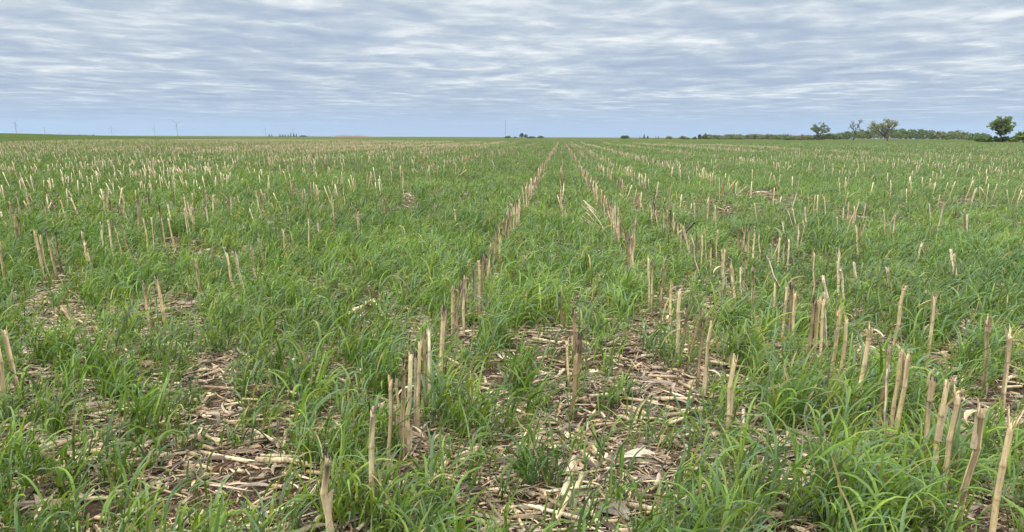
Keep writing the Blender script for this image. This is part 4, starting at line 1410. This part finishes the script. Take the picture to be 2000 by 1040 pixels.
def build_woodland():
    nrng = np.random.default_rng(200)
    g = Geo()
    gt = []
    xs = np.arange(1392, 1930, 5.0)
    tops = np.interp(xs, [1392, 1420, 1500, 1545, 1575, 1640, 1660, 1700, 1730, 1770, 1800, 1850, 1872, 1895, 1930], [6.5, 7.5, 8.5, 6, 6.5, 11, 16, 17, 21, 20, 18, 15, 16, 12, 12])
    for x, tp in zip(xs, tops):
        for _ in range(2):
            d = nrng.uniform(560, 660)
            h = hpx(tp * nrng.choice([0.62, 0.75, 0.88, 1.0, 1.1], p=[.2, .25, .25, .2, .1]), d) + 1.0
            p = at_distance(x + nrng.uniform(-4, 4), d)
            h *= float(project(p)[2]) / d
            w = nrng.uniform(3.0, 8.0)
            n = 34
            a = nrng.uniform(0, 6.28, n)
            e = nrng.uniform(-0.9, 1.5, n)
            q = nrng.uniform(0.55, 1.0, n)
            c = np.stack([p[0] + np.cos(a) * np.cos(e) * w * 0.55 * q, p[1] + np.sin(a) * np.cos(e) * w * 0.55 * q, np.maximum(0.4, h * 0.56 + np.sin(e) * h * 0.42 * q)], -1)
            col = [(0.065, 0.09, 0.04), (0.08, 0.095, 0.045), (0.05, 0.075, 0.04), (0.095, 0.095, 0.05), (0.075, 0.10, 0.035)][nrng.integers(0, 5)]
            leaf_clumps(g, c, w * 0.16, 9, 0.42, col, nrng)
    o = g.build('woodland', M_TREE)
    tag(o, 'long low mass of wood and hedge along the right skyline', 'woodland', kind='stuff')


build_woodland()


# ------------------------------------------------------------------ far hill, wind turbines, mast
def build_hill():
    c = at_distance(697, 1500)
    nx, ny = 60, 14
    w, dp = hpx(96, 1500), 30.0
    fx = np.array([math.cos(math.atan2(c[0], c[1])), -math.sin(math.atan2(c[0], c[1]))])
    fy = np.array([-fx[1], fx[0]])
    V = []
    for i in range(nx + 1):
        for j in range(ny + 1):
            s, t = i / nx * 2 - 1, j / ny * 2 - 1
            prof = float(sstep(-1.0, -0.72, np.array(s)) * (1 - 0.75 * sstep(-0.1, 1.0, np.array(s))))
            z = 3.6 * prof * max(0, 1 - t * t) ** 0.7 * (0.9 + 0.2 * float(vnoise(np.array(s * 9), np.array(t * 3), 5))) - 0.3
            q = c[:2] + fx * s * w / 2 + fy * t * dp / 2
            V.append((q[0], q[1], z))
    q = [(i * (ny + 1) + j, (i + 1) * (ny + 1) + j, (i + 1) * (ny + 1) + j + 1, i * (ny + 1) + j + 1) for i in range(nx) for j in range(ny)]
    g = Geo()
    g.add(V, q)
    o = g.build('hill', plain_material('bare_earth', (0.12, 0.085, 0.065), 0.95, 0.2, 0.15))
    tag(o, 'low brown bank of bare earth on the skyline', 'hill', kind='structure')


build_hill()


def tapered(g, p0, p1, r0, r1, sides=10):
    tube_arrays(g, np.array([p0], float), np.array([p1], float), np.array([r0]), np.array([r1]), np.ones((1, 3)), np.ones((1, 3)), sides, True)


def make_turbine(px, dist, hub_px, spin, label):
    p = at_distance(px, dist)
    hub = hub_px * float(project(p)[2]) / F + CAM_H
    root = empty('wind_turbine', (p[0], p[1], 0))
    tag(root, label, 'wind turbine', 'wind turbines on the left horizon')
    root.rotation_euler.z = -math.atan2(p[0], p[1])
    g = Geo()
    for a, b, r0, r1 in ((0, .35, 2.3, 2.0), (.35, .7, 2.2, 2.0), (.7, .98, 2.0, 1.6)):
        tapered(g, (0, 0, hub * a - 1), (0, 0, hub * b - 1), r0, r1, 14)
    g.build('tower', M_STEEL, root)
    g = Geo()
    for y0, y1, r0, r1 in ((-4.5, -3.0, 1.3, 2.1), (-3.0, 4.0, 2.1, 2.1), (4.0, 6.0, 2.1, 1.2)):
        tapered(g, (0, y0, hub), (0, y1, hub), r0, r1, 10)
    g.build('nacelle', M_STEEL, root)
    g = Geo()
    tapered(g, (0, -4.4, hub), (0, -6.0, hub), 1.7, 1.2, 12)
    tapered(g, (0, -6.0, hub), (0, -7.2, hub), 1.2, 0.25, 12)
    hubo = g.build('hub', M_STEEL, root)
    bl = hub * 0.52
    for k in range(3):
        a = spin + k * 2 * math.pi / 3
        d = np.array([math.cos(a), 0, math.sin(a)])
        s = np.array([-math.sin(a), 0, math.cos(a)])
        secs = ((0.02, .9, .9), (0.08, 1.0, 0.7), (0.2, 1.5, 0.4), (0.5, 0.9, 0.25), (0.8, .5, 0.15), (1.0, 0.2, 0.08))
        V = []
        for t, c, th in secs:
            q = np.array([0, -5.4, hub]) + d * bl * t
            V += [q - s * c * 0.5, q + np.array([0, -th, 0]), q + s * c, q + np.array([0, th, 0])]
        f = [(i * 4 + j, i * 4 + (j + 1) % 4, (i + 1) * 4 + (j + 1) % 4, (i + 1) * 4 + j) for i in range(len(secs) - 1) for j in range(4)]
        g = Geo()
        g.add(V, f)
        g.build('blade', M_STEEL, hubo)


R_ = math.radians
for (px, dist, hp, spin, lab) in ((33, 5200, 23, R_(180), 'clearer wind turbine at the left edge with one blade level'),
                                  (89, 8300, 14, R_(150), 'faint small turbine just right of the left-edge turbine'),
                                  (219, 8600, 15, R_(90), 'faint turbine with a blade straight up, above the green crop'),
                                  (303, 8200, 14, R_(80), 'faint turbine close to the left of the tallest turbine'),
                                  (347, 5000, 23, R_(137), 'tallest and darkest turbine with a blade up to the left'),
                                  (519, 8200, 14, R_(100), 'faint turbine left of the dark windbreak'),
                                  (573, 9300, 13, R_(130), 'very faint turbine standing behind the dark windbreak'),
                                  (118, 9800, 5, R_(90), 'tiny turbine low on the horizon between two larger faint ones')):
    make_turbine(px, dist, hp, spin, lab)


def build_mast():
    dist = 3000
    p = at_distance(987, dist)
    h = 31 * dist / F
    root = empty('radio_mast', (p[0], p[1], 0))
    tag(root, 'slender grey lattice radio mast alone on the middle skyline', 'mast')
    g = Geo()
    w = 1.1
    corners = [np.array([math.cos(a) * w, math.sin(a) * w, 0]) for a in (0.3, 0.3 + 2.094, 0.3 + 4.189)]
    for c in corners:
        tapered(g, c, c + np.array([0, 0, h]), 0.22, 0.22, 5)
    nb_ = 26
    for i in range(nb_):
        z0, z1 = h * i / nb_, h * (i + 1) / nb_
        for k in range(3):
            a, b = corners[k], corners[(k + 1) % 3]
            tapered(g, a + np.array([0, 0, z0]), b + np.array([0, 0, z1]), 0.12, 0.12, 4)
    g.build('lattice', M_STEEL, root)
    g = Geo()
    for k in range(3):
        c = corners[k] * 1.9
        tapered(g, c + np.array([0, 0, h * 0.93]), c + np.array([0, 0, h * 0.99]), 0.5, 0.5, 8)
    tapered(g, (0, 0, h), (0, 0, h * 1.06), 0.15, 0.06, 5)
    g.build('antenna', M_STEEL, root)


build_mast()


# ------------------------------------------------------------------ air
def build_haze():
    s, z0, z1 = 11200.0, -3.0, 190.0
    v = [(x, y, z) for z in (z0, z1) for y in (-s, s) for x in (-s, s)]
    f = [(0, 2, 3, 1), (4, 5, 7, 6), (0, 1, 5, 4), (2, 6, 7, 3), (0, 4, 6, 2), (1, 3, 7, 5)]
    m = bpy.data.materials.new('pale_air')
    m.use_nodes = True
    t = m.node_tree
    t.nodes.clear()
    out = N(t, 'ShaderNodeOutputMaterial')
    p = N(t, 'ShaderNodeVolumePrincipled')
    p.inputs['Color'].default_value = (0.52, 0.68, 0.88, 1)
    p.inputs['Density'].default_value = 0.000035
    link(t, p.outputs[0], out.inputs['Volume'])
    g = Geo()
    g.add(v, f)
    o = g.build('haze', m)
    tag(o, 'pale blue haze over the far horizon', 'haze', kind='stuff')


build_haze()
